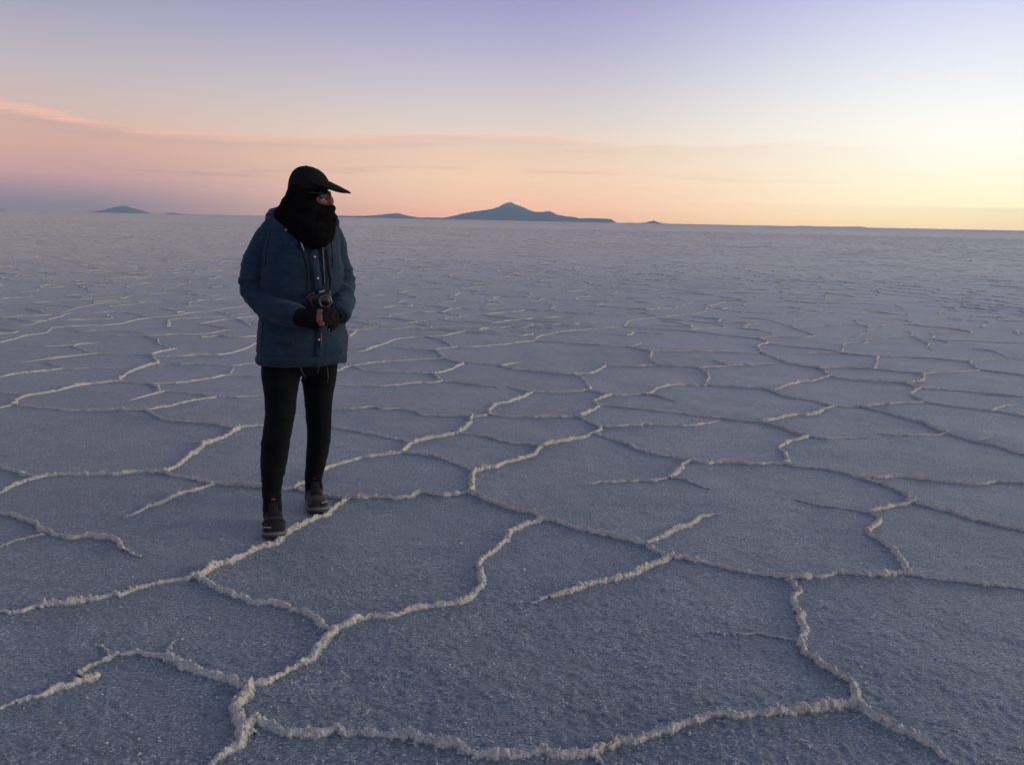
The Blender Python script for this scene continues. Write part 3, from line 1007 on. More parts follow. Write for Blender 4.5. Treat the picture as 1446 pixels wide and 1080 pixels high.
M_LENS_DARK = plain('sunglass_lens', (0.02, 0.021, 0.024), 0.5)
M_PLASTIC = plain('black_plastic', (0.014, 0.014, 0.015), 0.45, bs=400)
M_SILVER = plain('silver_ring', (0.20, 0.19, 0.17), 0.4, 0.7)
M_GLASS = plain('lens_glass', (0.012, 0.013, 0.018), 0.06, 0.0, 1.0)
M_STRAP = cloth('strap_web', (0.010, 0.010, 0.011), (0.016, 0.016, 0.017), 900, 0.8, 0.0006, 0.0, 0.0)
M_CORD = cloth('drawcord_cotton', (0.045, 0.050, 0.052), (0.07, 0.075, 0.078), 900, 0.9, 0.0004, 0.0, 0.0)
M_FITTING = plain('strap_fitting', (0.55, 0.55, 0.52), 0.45, 0.3)


def ring(c, u, v, a, b, n=28, ex=2.0):
    t_ = np.linspace(0, 2 * math.pi, n, endpoint=False)
    cu, cv_ = np.cos(t_), np.sin(t_)
    if ex != 2.0:
        cu, cv_ = np.sign(cu) * np.abs(cu) ** (2 / ex), np.sign(cv_) * np.abs(cv_) ** (2 / ex)
    return np.asarray(c)[None] + cu[:, None] * a * np.asarray(u)[None] + cv_[:, None] * b * np.asarray(v)[None]


def loft(rings):
    n = len(rings[0])
    v = np.vstack(rings + [rings[0].mean(0)[None], rings[-1].mean(0)[None]])
    F = []
    for k in range(len(rings) - 1):
        for q in range(n):
            a, b = k * n + q, k * n + (q + 1) % n
            F.append((a, b, b + n, a + n))
    c0, c1 = len(v) - 2, len(v) - 1
    m_ = (len(rings) - 1) * n
    for q in range(n):
        F.append((c0, (q + 1) % n, q))
        F.append((c1, m_ + q, m_ + (q + 1) % n))
    return v, F


def tube(P, rad_, n=16, flat=1.0, sub=4, upv=None):
    """tapered tube through points; flat squeezes it along the second frame axis"""
    P = [np.asarray(p, float) for p in P]
    rr = np.array(rad_, float)
    if sub > 1 and len(P) > 2:
        Q = [2 * P[0] - P[1]] + P + [2 * P[-1] - P[-2]]
        out, ro = [], []
        for k in range(1, len(Q) - 2):
            for tt in np.linspace(0, 1, sub, endpoint=False):
                a, b, c, d = Q[k - 1], Q[k], Q[k + 1], Q[k + 2]
                out.append(0.5 * (2 * b + (c - a) * tt + (2 * a - 5 * b + 4 * c - d) * tt ** 2 + (3 * b - a - 3 * c + d) * tt ** 3))
                ro.append(rr[k - 1] * (1 - tt) + rr[k] * tt)
        out.append(P[-1]); ro.append(rr[-1])
        P, rr = out, ro
    P = np.array(P)
    T = np.gradient(P, axis=0)
    T /= np.linalg.norm(T, axis=1, keepdims=True)
    ref = np.array([0, 0, 1.0]) if upv is None else np.asarray(upv, float)
    if upv is None and abs(T[0] @ ref) > 0.9:
        ref = np.array([0, 1.0, 0])
    rings = []
    for p, t_, r_ in zip(P, T, rr):
        u = np.cross(t_, ref); u /= np.linalg.norm(u)
        w = np.cross(u, t_)
        ref = w
        rings.append(ring(p, u, w, r_, r_ * flat, n))
    return loft(rings)


def ellipsoid(c, axes, radii, n=20, m=14):
    rings = []
    for k in range(1, m):
        th = math.pi * k / m
        rings.append(ring(np.asarray(c) + np.asarray(axes[2]) * radii[2] * math.cos(th), axes[0], axes[1], radii[0] * math.sin(th), radii[1] * math.sin(th), n))
    return loft(rings)


def join(parts):
    V_, F_, o_ = [], [], 0
    for v, f in parts:
        V_.append(np.asarray(v))
        F_ += [tuple(i + o_ for i in q) for q in f]
        o_ += len(v)
    return np.vstack(V_), F_


def fuse(name, parts, mat, voxel, smooth=4, disp=None, root=None):
    v, f = join(parts)
    o = mesh_obj(name, v, f, mat)
    bm_ = bmesh.new(); bm_.from_mesh(o.data)
    bmesh.ops.recalc_face_normals(bm_, faces=bm_.faces)
    bm_.to_mesh(o.data); bm_.free()
    rm = o.modifiers.new('r', 'REMESH'); rm.mode = 'VOXEL'; rm.voxel_size = voxel
    if smooth:
        sm = o.modifiers.new('s', 'SMOOTH'); sm.factor = 0.5; sm.iterations = smooth
    dg = bpy.context.evaluated_depsgraph_get()
    me = bpy.data.meshes.new_from_object(o.evaluated_get(dg))
    o.modifiers.clear()
    old = o.data
    o.data = me
    bpy.data.meshes.remove(old)
    me.name = name
    if not me.materials:
        me.materials.append(mat)
    n = len(me.vertices)
    co = np.empty(n * 3, np.float32); me.vertices.foreach_get('co', co); co = co.reshape(-1, 3).astype(float)
    if disp is not None:
        no = np.empty(n * 3, np.float32); me.vertices.foreach_get('normal', no); no = no.reshape(-1, 3)
        co = co + no * disp(co)[:, None]
        me.vertices.foreach_set('co', co.astype(np.float32).ravel())
        me.update()
    me.polygons.foreach_set('use_smooth', np.ones(len(me.polygons), dtype=bool))
    if root:
        put(o, root)
    return o


def bvh(*objs):
    V_, F_, o_ = [], [], 0
    for o in objs:
        V_ += [v.co.copy() for v in o.data.vertices]
        F_ += [tuple(i + o_ for i in p.vertices) for p in o.data.polygons]
        o_ = len(V_)
    return BVHTree.FromPolygons(V_, F_)


def hit(tree, px, py):
    h = tree.ray_cast(Vector(CAM), Vector(ray(px, py)))
    if h[0] is None:
        return None
    n = np.array(h[1])
    if n @ ray(px, py) > 0:
        n = -n
    return np.array(h[0]), n


def ribbon(tree, pix, width, lift, thick=0.002, n=24):
    """a thin strap or band that lies on the surface under a line of photo pixels"""
    pix = np.array(pix, float)
    L = np.concatenate([[0], np.cumsum(np.hypot(*np.diff(pix, axis=0).T))])
    s = np.linspace(0, L[-1], n)
    P, N_ = [], []
    for a, b in zip(np.interp(s, L, pix[:, 0]), np.interp(s, L, pix[:, 1])):
        h = hit(tree, a, b)
        if h is None:
            continue
        P.append(h[0]); N_.append(h[1])
    P, N_ = np.array(P), np.array(N_)
    for _ in range(4):
        P[1:-1] = (P[:-2] + 2 * P[1:-1] + P[2:]) / 4
        N_[1:-1] = (N_[:-2] + 2 * N_[1:-1] + N_[2:]) / 4
    N_ /= np.linalg.norm(N_, axis=1, keepdims=True)
    T = np.gradient(P, axis=0); T /= np.linalg.norm(T, axis=1, keepdims=True)
    B = np.cross(T, N_); B /= np.linalg.norm(B, axis=1, keepdims=True)
    rings = []
    for p, b, m_ in zip(P, B, N_):
        c = p + m_ * lift
        w2 = width / 2
        rings.append(np.array([c - b * w2, c - b * w2 * 0.9 + m_ * thick, c + b * w2 * 0.9 + m_ * thick, c + b * w2, c + b * w2 * 0.9 - m_ * (lift + 0.002), c - b * w2 * 0.9 - m_ * (lift + 0.002)]))
    return loft(rings)


def disc(c, n_, r_, h_, k=14):
    n_ = np.asarray(n_) / np.linalg.norm(n_)
    u = np.cross(n_, [0.31, 0.2, 0.93]); u /= np.linalg.norm(u)
    w = np.cross(n_, u)
    return loft([ring(np.asarray(c) - n_ * h_, u, w, r_, r_, k), ring(np.asarray(c) + n_ * h_ * 0.4, u, w, r_, r_, k), ring(np.asarray(c) + n_ * h_, u, w, r_ * 0.7, r_ * 0.7, k)])


TH = R(20)
S_AX, F_AX, Z_AX = np.array([math.cos(TH), math.sin(TH), 0]), np.array([math.sin(TH), -math.cos(TH), 0]), np.array([0, 0, 1.0])
TY = 4.13                           # distance of the trunk


def trunk_ring(py, xl, xr, b, yc=TY, grow=0.0, ex=2.3, n=32):
    c = W((xl + xr) / 2, py, yc)
    hw = (W(xr, py, yc)[0] - W(xl, py, yc)[0]) / 2
    a = math.sqrt(max(hw * hw - (b * math.sin(TH)) ** 2, 1e-4)) / math.cos(TH)
    return ring(c, S_AX, F_AX, a + grow, b + grow, n, ex)


TOE_R, TOE_L = G(388, 763), G(451, 727)
HEAD_R = np.array([0.30, -1.0, 0]); HEAD_R /= np.linalg.norm(HEAD_R)
HEAD_L = np.array([0.36, -1.0, 0]); HEAD_L /= np.linalg.norm(HEAD_L)
ANK_R, ANK_L = TOE_R - HEAD_R * 0.195, TOE_L - HEAD_L * 0.195
root = empty('person', tuple((ANK_R[:2] + ANK_L[:2]) / 2) + (0.0,))
tag(root, 'person in a blue jacket, black cap and scarf standing on the salt', 'person')

# legs: (row, left edge, right edge, distance)
LEG_R = [(470, 372, 428, 4.12), (505, 369, 426, 4.11), (530, 370, 424, 4.09), (560, 374, 419, 4.07), (585, 375, 416, 4.05), (605, 373, 412, 4.04), (625, 369, 409, 4.045), (645, 368, 406, 4.06),
         (665, 369, 402, 4.06), (685, 370, 398, 4.055), (705, 371, 396, 4.05), (722, 372, 397, 4.045), (736, 373, 399, 4.03)]
dR = ANK_R[1] - 4.045
LEG_R = [(a, b, c, d + dR * min(1, max(0, (a - 505) / 200))) for a, b, c, d in LEG_R]
LEG_L = [(470, 424, 478, 4.17), (505, 424, 478, 4.17), (530, 426, 475, 4.18), (560, 430, 470, 4.20), (585, 432, 468, 4.21), (605, 434, 467.5, 4.22), (625, 434, 466, 4.24), (645, 432.5, 462, 4.26),
         (662, 432, 457.5, 4.27), (680, 431.5, 454.5, 4.27), (696, 432, 455, 4.265), (708, 433, 456, 4.25)]
dL = ANK_L[1] - 4.265
LEG_L = [(a, b, c, d + dL * min(1, max(0, (a - 505) / 180))) for a, b, c, d in LEG_L]


def leg_loft(rows, grow=0.0):
    rr = []
    for py, xl, xr, y in rows:
        a = (W(xr, py, y)[0] - W(xl, py, y)[0]) / 2 + grow
        rr.append(ring(W((xl + xr) / 2, py, y), S_AX, F_AX, a, a * 1.08, 24))
    return loft(rr)


PELVIS = [(460, 372, 480, 0.125), (490, 370, 480, 0.13), (512, 372, 476, 0.12), (526, 378, 470, 0.085)]
# arms: (px, py, distance, radius)
ARM_R = [(391, 319, 4.10, .048), (378, 335, 4.09, .060), (363.5, 370, 4.09, .064), (359, 405, 4.09, .064), (368, 424, 4.05, .060), (392, 438, 3.98, .056), (414, 445, 3.92, .052), (424, 447.5, 3.895, .047)]
ARM_L = [(460, 317, 4.20, .045), (469.5, 334, 4.21, .052), (476.5, 362, 4.22, .052), (483.5, 395, 4.22, .053), (486, 412, 4.17, .053), (484, 430, 4.07, .050), (481, 441, 4.00, .047), (479, 446, 3.97, .044)]
TRUNK = [(303, 404, 456, .085), (311, 390, 468, .115), (322, 380, 474, .13), (340, 374, 478, .145), (370, 372, 480, .15), (410, 370, 482, .15), (440, 369, 484, .155), (470, 367, 487, .165), (490, 365, 489, .170), (503, 364.5, 489, .172), (511, 365, 487, .168)]

# hands
def hand(wrist, knuckle, palm_n, curl, spread=0.010, size=1.0, tip=1.0, grow=0.0, thumb_side=1, thumb_dir=None):
    """palm, four fingers of unequal length and a thumb; tip < 1 cuts the fingers short (for fingerless gloves)"""
    d = knuckle - wrist; L = np.linalg.norm(d); d = d / L
    n_ = palm_n - d * (palm_n @ d); n_ /= np.linalg.norm(n_)
    b = np.cross(d, n_) * thumb_side
    parts = [loft([ring(wrist - d * 0.01, b, n_, .026 + grow, .020 + grow, 16), ring(wrist + d * L * .35, b, n_, .034 + grow, .019 + grow, 16, 2.5),
                   ring(wrist + d * L * .8, b, n_, .040 + grow, .016 + grow, 16, 2.6), ring(knuckle + d * .004, b, n_, .040 + grow, .012 + grow, 16, 2.6)])]
    lens = (0.075, 0.084, 0.078, 0.060)
    for k, ln in enumerate(lens):
        o_ = knuckle + b * (0.029 - 0.0195 * k)
        ang_, p = 0.25, o_ - d * 0.012
        pts_, rr = [p], [.0095 + grow]
        segs = [(0.45, curl), (0.31, curl * 1.15), (0.24, curl * 0.8)]
        total = ln * size * tip
        used = 0
        for frac, cu in segs:
            sl = ln * size * frac
            if used >= total:
                break
            sl = min(sl, total - used)
            dd = d * math.cos(ang_) + n_ * math.sin(ang_) + b * spread * (1.5 - k)
            p = p + dd / np.linalg.norm(dd) * (sl + (0.012 if used == 0 else 0))
            pts_.append(p); rr.append(.0088 - .0012 * len(pts_) / 3 + grow)
            ang_ += cu
            used += sl
        parts.append(tube(pts_, rr, 10, 1.0, 3))
    t0 = wrist + d * L * 0.35 + b * 0.030
    td = (d * 0.72 + b * 0.55 + n_ * 0.45) if thumb_dir is None else thumb_dir
    td = td / np.linalg.norm(td)
    t1 = t0 + td * 0.034
    t2 = t1 + (td * 0.8 + d * 0.5) / np.linalg.norm(td * 0.8 + d * 0.5) * 0.028 * min(1, tip * 1.3)
    parts.append(tube([t0 - b * 0.012, t0, t1, t2], [.015 + grow, .014 + grow, .011 + grow, .0088 + grow], 10, 1.0, 3))
    return parts


WR_R, KN_R = W(427, 448, 3.885), W(449, 446, 3.855)
WR_L, KN_L = W(474, 447, 3.945), W(467, 447, 3.875)
HAND_R = dict(wrist=WR_R, knuckle=KN_R, palm_n=np.array([0.1, 1.0, -0.25]), curl=0.75, thumb_side=-1)
HAND_L = dict(wrist=WR_L, knuckle=KN_L, palm_n=np.array([-1.0, 0.15, -0.25]), curl=0.62, thumb_side=1)

# head, turned to the right of the picture
HT = R(79)
HS, HF = np.array([math.cos(HT), math.sin(HT), 0]), np.array([math.sin(HT), -math.cos(HT), 0])
HY = 4.10
HC = W(437.5, 271, HY)


def hp(f, s, z):
    return HC + HF * f + HS * s + Z_AX * z


body_parts = [ellipsoid(hp(-.014, 0, .012), (HF, HS, Z_AX), (.080, .070, .074)),
              ellipsoid(hp(.022, 0, -.045), (HF, HS, Z_AX), (.066, .060, .072)),
              tube([hp(.086, 0, .004), hp(.096, 0, -.022), hp(.104, 0, -.044), hp(.088, 0, -.052)], [.010, .012, .015, .012], 12),
              ellipsoid(hp(.076, 0, -.078), (HF, HS, Z_AX), (.014, .026, .008)), ellipsoid(hp(.066, 0, -.105), (HF, HS, Z_AX), (.022, .028, .018)),
              ellipsoid(hp(.060, .032, -.035), (HF, HS, Z_AX), (.030, .028, .026)), ellipsoid(hp(.060, -.032, -.035), (HF, HS, Z_AX), (.030, .028, .026)),
              ellipsoid(hp(.068, 0, .006), (HF, HS, Z_AX), (.018, .048, .012)),
              ellipsoid(hp(-.008, .078, -.015), (HF, HS, Z_AX), (.018, .008, .030)), ellipsoid(hp(-.008, -.078, -.015), (HF, HS, Z_AX), (.018, .008, .030)),
              tube([hp(-.010, 0, -.05), hp(-.022, 0, -.12), W(431, 318, 4.13)], [.058, .056, .065], 18),
              loft([trunk_ring(a, b + 8, c - 8, d - .025) for a, b, c, d in TRUNK[1:]]),
              loft([trunk_ring(a, b + 6, c - 6, d - .02, 4.13) for a, b, c, d in PELVIS]),
              leg_loft(LEG_R, -.008), leg_loft(LEG_L, -.008)]
for arm in (ARM_R, ARM_L):
    body_parts.append(tube([W(a, b, c) for a, b, c, d in arm], [max(d - .018, .024) for a, b, c, d in arm], 16))
for h_, an_ in ((HEAD_R, ANK_R), (HEAD_L, ANK_L)):
    body_parts.append(tube([an_ + [0, 0, .12], an_ + [0, 0, .07] + h_ * .03, an_ + [0, 0, .042] + h_ * .09, an_ + [0, 0, .034] + h_ * .14], [.026, .026, .018, .010], 14))
body_parts += hand(**HAND_R) + hand(**HAND_L)
body = fuse('body', body_parts, M_SKIN, 0.0066, 2, None, root)
body['label'] = 'skin of face and fingertips'

# ---- leggings
leg_parts = [leg_loft(LEG_R), leg_loft(LEG_L), loft([trunk_ring(a, b, c, d, 4.14) for a, b, c, d in PELVIS])]


def leg_disp(c):
    low = np.clip((0.42 - c[:, 2]) / 0.25, 0, 1)
    knee = np.exp(-((c[:, 2] - 0.47) / .09) ** 2)
    return (0.0042 * low + .003 * knee) * (1 - 2 * np.abs(vnoise(c[:, 0] / .09, c[:, 1] / .09, c[:, 2] / .024 + c[:, 0] * 9, 5))) + 0.0018 * vnoise(c[:, 0] / .09, c[:, 1] / .09, c[:, 2] / .05, 6)


leggings = fuse('leggings', leg_parts, M_LEGGING, 0.007, 4, leg_disp, root)

# ---- jacket
jk = [loft([trunk_ring(a, b, c, d) for a, b, c, d in TRUNK])]
for arm in (ARM_R, ARM_L):
    jk.append(tube([W(a, b, c) for a, b, c, d in arm], [d for a, b, c, d in arm], 22))
# hood lying folded behind the neck
jk.append(tube([W(393, 322, 4.05), W(385, 312, 4.12), W(393, 304, 4.22), W(430, 303, 4.27), W(462, 307, 4.27), W(474, 316, 4.18)], [.020, .026, .038, .044, .038, .022], 16))
EL_R, EL_L = W(360, 410, 4.09), W(486, 404, 4.2)
WA = W(425, 455, 4.0)


def jk_disp(c):
    d1 = np.exp(-(np.linalg.norm(c - EL_R, axis=1) / .12) ** 2) + np.exp(-(np.linalg.norm(c - EL_L, axis=1) / .10) ** 2)
    fold = vnoise(c[:, 0] / .16 + c[:, 2] / .09, c[:, 1] / .12, c[:, 2] / .055, 8)
    crease = 1 - np.abs(vnoise(c[:, 0] / .11 + c[:, 2] / .16, c[:, 1] / .11, c[:, 2] / .07, 9)) * 2
    z0 = W(425, 504, 4.0)[2]
    hem = np.exp(-((c[:, 2] - z0) / .009) ** 2)
    quilt = np.sin(c[:, 2] * 2 * math.pi / .021)
    return .006 * fold + .0075 * np.clip(crease, -.2, 1) * (.55 + d1) + .0035 * d1 * np.sin(c[:, 2] * 150 + c[:, 0] * 60) - .006 * hem + .0009 * quilt


jacket = fuse('jacket', jk, M_JACKET, 0.0065, 5, jk_disp, root)
T_J = bvh(jacket)
T_L = bvh(leggings)


def sub(name, vf, mat, parent, smooth=True):
    o = mesh_obj(name, vf[0], vf[1], mat, None, smooth)
    bm_ = bmesh.new(); bm_.from_mesh(o.data)
    bmesh.ops.recalc_face_normals(bm_, faces=bm_.faces)
    bm_.to_mesh(o.data); bm_.free()
    put(o, root) if parent is None else None
    if parent is not None:
        o.parent = parent
        o.matrix_parent_inverse = parent.matrix_world.inverted() if False else Matrix.Identity(4)
        # parts built in world space: undo the parent's own offset (all parents here sit at the world origin after put())
    return o


sub('placket', ribbon(T_J, [(441, 352), (444, 375), (449, 400), (452, 440), (452, 475), (450, 503)], .040, .002, .004), M_JACKET, jacket)
sub('zipper', ribbon(T_J, [(454.5, 345), (456, 370), (457.5, 402)], .0045, .007, .002), M_ZIP, jacket)
sub('zipper', ribbon(T_J, [(452.6, 470), (452.4, 480), (452, 491)], .0045, .007, .002), M_ZIP, jacket)
for bp in ((443.5, 363), (447.8, 393), (449.5, 480)):
    h = hit(T_J, *bp)
    sub('button', disc(h[0] + h[1] * .008, h[1], .0062, .0025), M_SNAP, jacket)
sub('pocket_flap', ribbon(T_J, [(401, 343), (411, 345), (421, 345)], .030, .002, .004), M_JACKET, jacket)
for seam in ([(383, 313), (381, 330), (376, 352), (374, 378)], [(466, 312), (468, 330), (469, 352), (470, 378)], [(371, 455), (370, 475), (369, 500)]):
    sub('seam', ribbon(T_J, seam, .005, .001, .0018), M_JACKET_DK, jacket)
sub('pocket_flap', ribbon(T_J, [(382, 478), (398, 482), (415, 483)], .035, .002, .004), M_JACKET, jacket)
sub('hem_band', ribbon(T_J, [(367, 507), (390, 508.5), (415, 509), (445, 506), (470, 501), (485, 496)], .026, .001, .003, 40), M_JACKET, jacket)
h = hit(T_J, 404, 325)
sub('snap', disc(h[0] + h[1] * .002, h[1], .005, .003), M_FITTING, jacket)
for line_ in ([(420, 513), (425, 520), (430, 528), (434, 533)], [(424, 514), (427, 526), (430, 536), (432, 541)], [(447.5, 524), (449, 514), (453, 509), (457.5, 512), (460, 520), (461, 531), (460, 538)]):
    pts_ = []
    for a, b in line_:
        h = hit(T_L, a, b) or hit(T_L, a + 4, b) or hit(T_L, a - 6, b)
        if h is not None:
            pts_.append(h[0] + h[1] * .016)
    if len(pts_) > 1:
        sub('drawcord', tube(pts_, [.0028] * len(pts_), 8), M_CORD, jacket)

# ---- scarf wound high round the neck and face
SC = [(261, 411, 450, .090, 4.11, 0), (270, 407, 462, .096, 4.108, 0), (279, 402.5, 460, .098, 4.107, 0), (286.5, 397, 458, .098, 4.105, 0), (291.5, 394, 470, .098, 4.10, 0), (299, 388.5, 473, .106, 4.10, 0), (307, 388, 474, .116, 4.095, 0),
      (317, 396, 474, .118, 4.075, 0), (328, 407, 473, .105, 4.05, 0), (338, 419, 470, .080, 4.02, 0), (346, 430, 464, .052, 4.005, 0), (351, 440, 455, .024, 4.00, 0)]
sc_parts = [loft([ring(W((b + c) / 2, a, y), S_AX, F_AX, (W(c, a, y)[0] - W(b, a, y)[0]) / 2, d, 36, 3.4 if a < 290 else 2.0) for a, b, c, d, y, _ in SC])]
# folds of the wrap
for a, b, c, d, y, r_ in ((297, 396, 472, .092, 4.10, .017), (310, 396, 473, .106, 4.09, .020), (322, 404, 472, .104, 4.07, .019), (334, 418, 470, .082, 4.035, .017)):
    cc = W((b + c) / 2, a, y)
    hw = (W(c, a, y)[0] - W(b, a, y)[0]) / 2 - .012
    rg = ring(cc, S_AX, F_AX, hw, d, 26)
    tl = np.linspace(0, 2 * math.pi, 26, endpoint=False)
    rg[:, 2] += 0.012 * np.sin(tl * 1 + a) - 0.010 * np.sin(tl)
    rg = np.vstack([rg, rg[:2]])
    sc_parts.append(tube(rg, [r_] * len(rg), 10, 1.0, 1))
scarf = fuse('scarf', sc_parts, M_SCARF, 0.0065, 3, lambda c: .0028 * vnoise(c[:, 0] / .035, c[:, 1] / .035, c[:, 2] / .03, 14) + .0025 * vnoise(c[:, 0] / .012, c[:, 1] / .012, c[:, 2] / .012, 15), root)

# ---- cap
nU, nV = 40, 14
rows = []
CC = HC + Z_AX * (.012) + HF * (-.004)
for k in range(nV + 1):
    t_ = k / nV
    th = t_ * math.pi / 2
    tl = np.linspace(0, 2 * math.pi, nU, endpoint=False)
    fcomp, scomp = np.cos(tl), np.sin(tl)
    rad_k = math.sin(th) ** 0.84
    z_k = math.cos(th) ** 0.95 * .104
    pts_ = CC[None] + (fcomp * .099 * rad_k)[:, None] * HF + (scomp * .084 * rad_k)[:, None] * HS + Z_AX[None] * z_k
    pts_[:, 2] -= (t_ ** 3) * (.030 * np.clip(-fcomp, 0, 1) + .012 * np.abs(scomp)) - t_ ** 2 * .012 * np.clip(fcomp, 0, 1)
    pts_[:, 2] -= .005 * np.clip(fcomp, 0, 1) * math.sin(math.pi * t_)
    pts_ -= (HF * .010)[None] * (1 - t_) * 1.0
    rows.append(pts_)
inner = [CC[None] + (p - CC[None]) * np.array([.965, .965, .965]) for p in rows[::-1]]
cap_v, cap_f = loft(rows + inner)
cap = sub('cap', (cap_v, cap_f), M_CAP, None)
bt = np.linspace(-1, 1, 25)
brim_t, brim_b = [], []
for v_ in np.linspace(0, 1, 9):
    tl = bt * R(58)
    base = CC[None] + (np.cos(tl) * .096)[:, None] * HF + (np.sin(tl) * .081)[:, None] * HS
    out = (1 - np.abs(bt) ** 4.5) * .101
    fwd = v_ * out
    p = base + HF[None] * fwd[:, None] + HS[None] * (np.sign(bt) * .004 * v_)[:, None]
    p[:, 2] += .038 - fwd * .42 - fwd ** 2 * 0.5 - (bt ** 2) * .010
    brim_t.append(p)
    brim_b.append(p - Z_AX[None] * .0075)
rings_ = []
for q in range(25):
    rings_.append(np.array([brim_t[k][q] for k in range(9)] + [brim_b[k][q] for k in range(8, -1, -1)]))
sub('brim', loft(rings_), M_CAP, cap)
sub('cap_button', ellipsoid(rows[0].mean(0), (HF, HS, Z_AX), (.007, .007, .0025), 12, 8), M_CAP, cap)

# ---- sunglasses
for sg in (-1, 1):
    gr = []
    for w_ in np.linspace(-1, 1, 9):
        s_off = sg * (.034 + .027 * w_)
        f_off = .094 - 5.5 * s_off ** 2
        hh = .021 * (1 - .35 * abs(w_) ** 3)
        c_ = hp(f_off, s_off, -.016)
        gr.append(np.array([c_ + Z_AX * hh, c_ + Z_AX * hh * .5 + HF * .003, c_ + HF * .004, c_ - Z_AX * hh * .5 + HF * .003, c_ - Z_AX * hh, c_ - Z_AX * hh - HF * .003, c_ - HF * .001, c_ + Z_AX * hh - HF * .003]))
    g = sub('sunglass_lens' if sg < 0 else 'sunglass_lens', loft(gr), M_LENS_DARK, None)
    sub('temple', tube([hp(.075, sg * .061, -.008), hp(.03, sg * .077, -.006), hp(-.02, sg * .080, -.010)], [.0035, .003, .003], 8), M_PLASTIC, g)

# ---- fingerless gloves
for hd, arm in ((HAND_R, ARM_R), (HAND_L, ARM_L)):
    right = hd is HAND_R
    gp = hand(**hd, tip=0.97 if right else 0.64, grow=.0042)
    w_, k_ = hd['wrist'], hd['knuckle']
    d_ = (k_ - w_) / np.linalg.norm(k_ - w_)
    pre = W(*arm[-1][:3])
    gp.append(tube([pre, (pre + w_) / 2, w_ + d_ * .015], [.043, .043, .041] if right else [.036, .037, .037], 18))
    fuse('glove', gp, M_GLOVE, 0.0048, 3, lambda c: .0016 * vnoise(c[:, 0] / .018, c[:, 1] / .018, c[:, 2] / .018, 33), root)


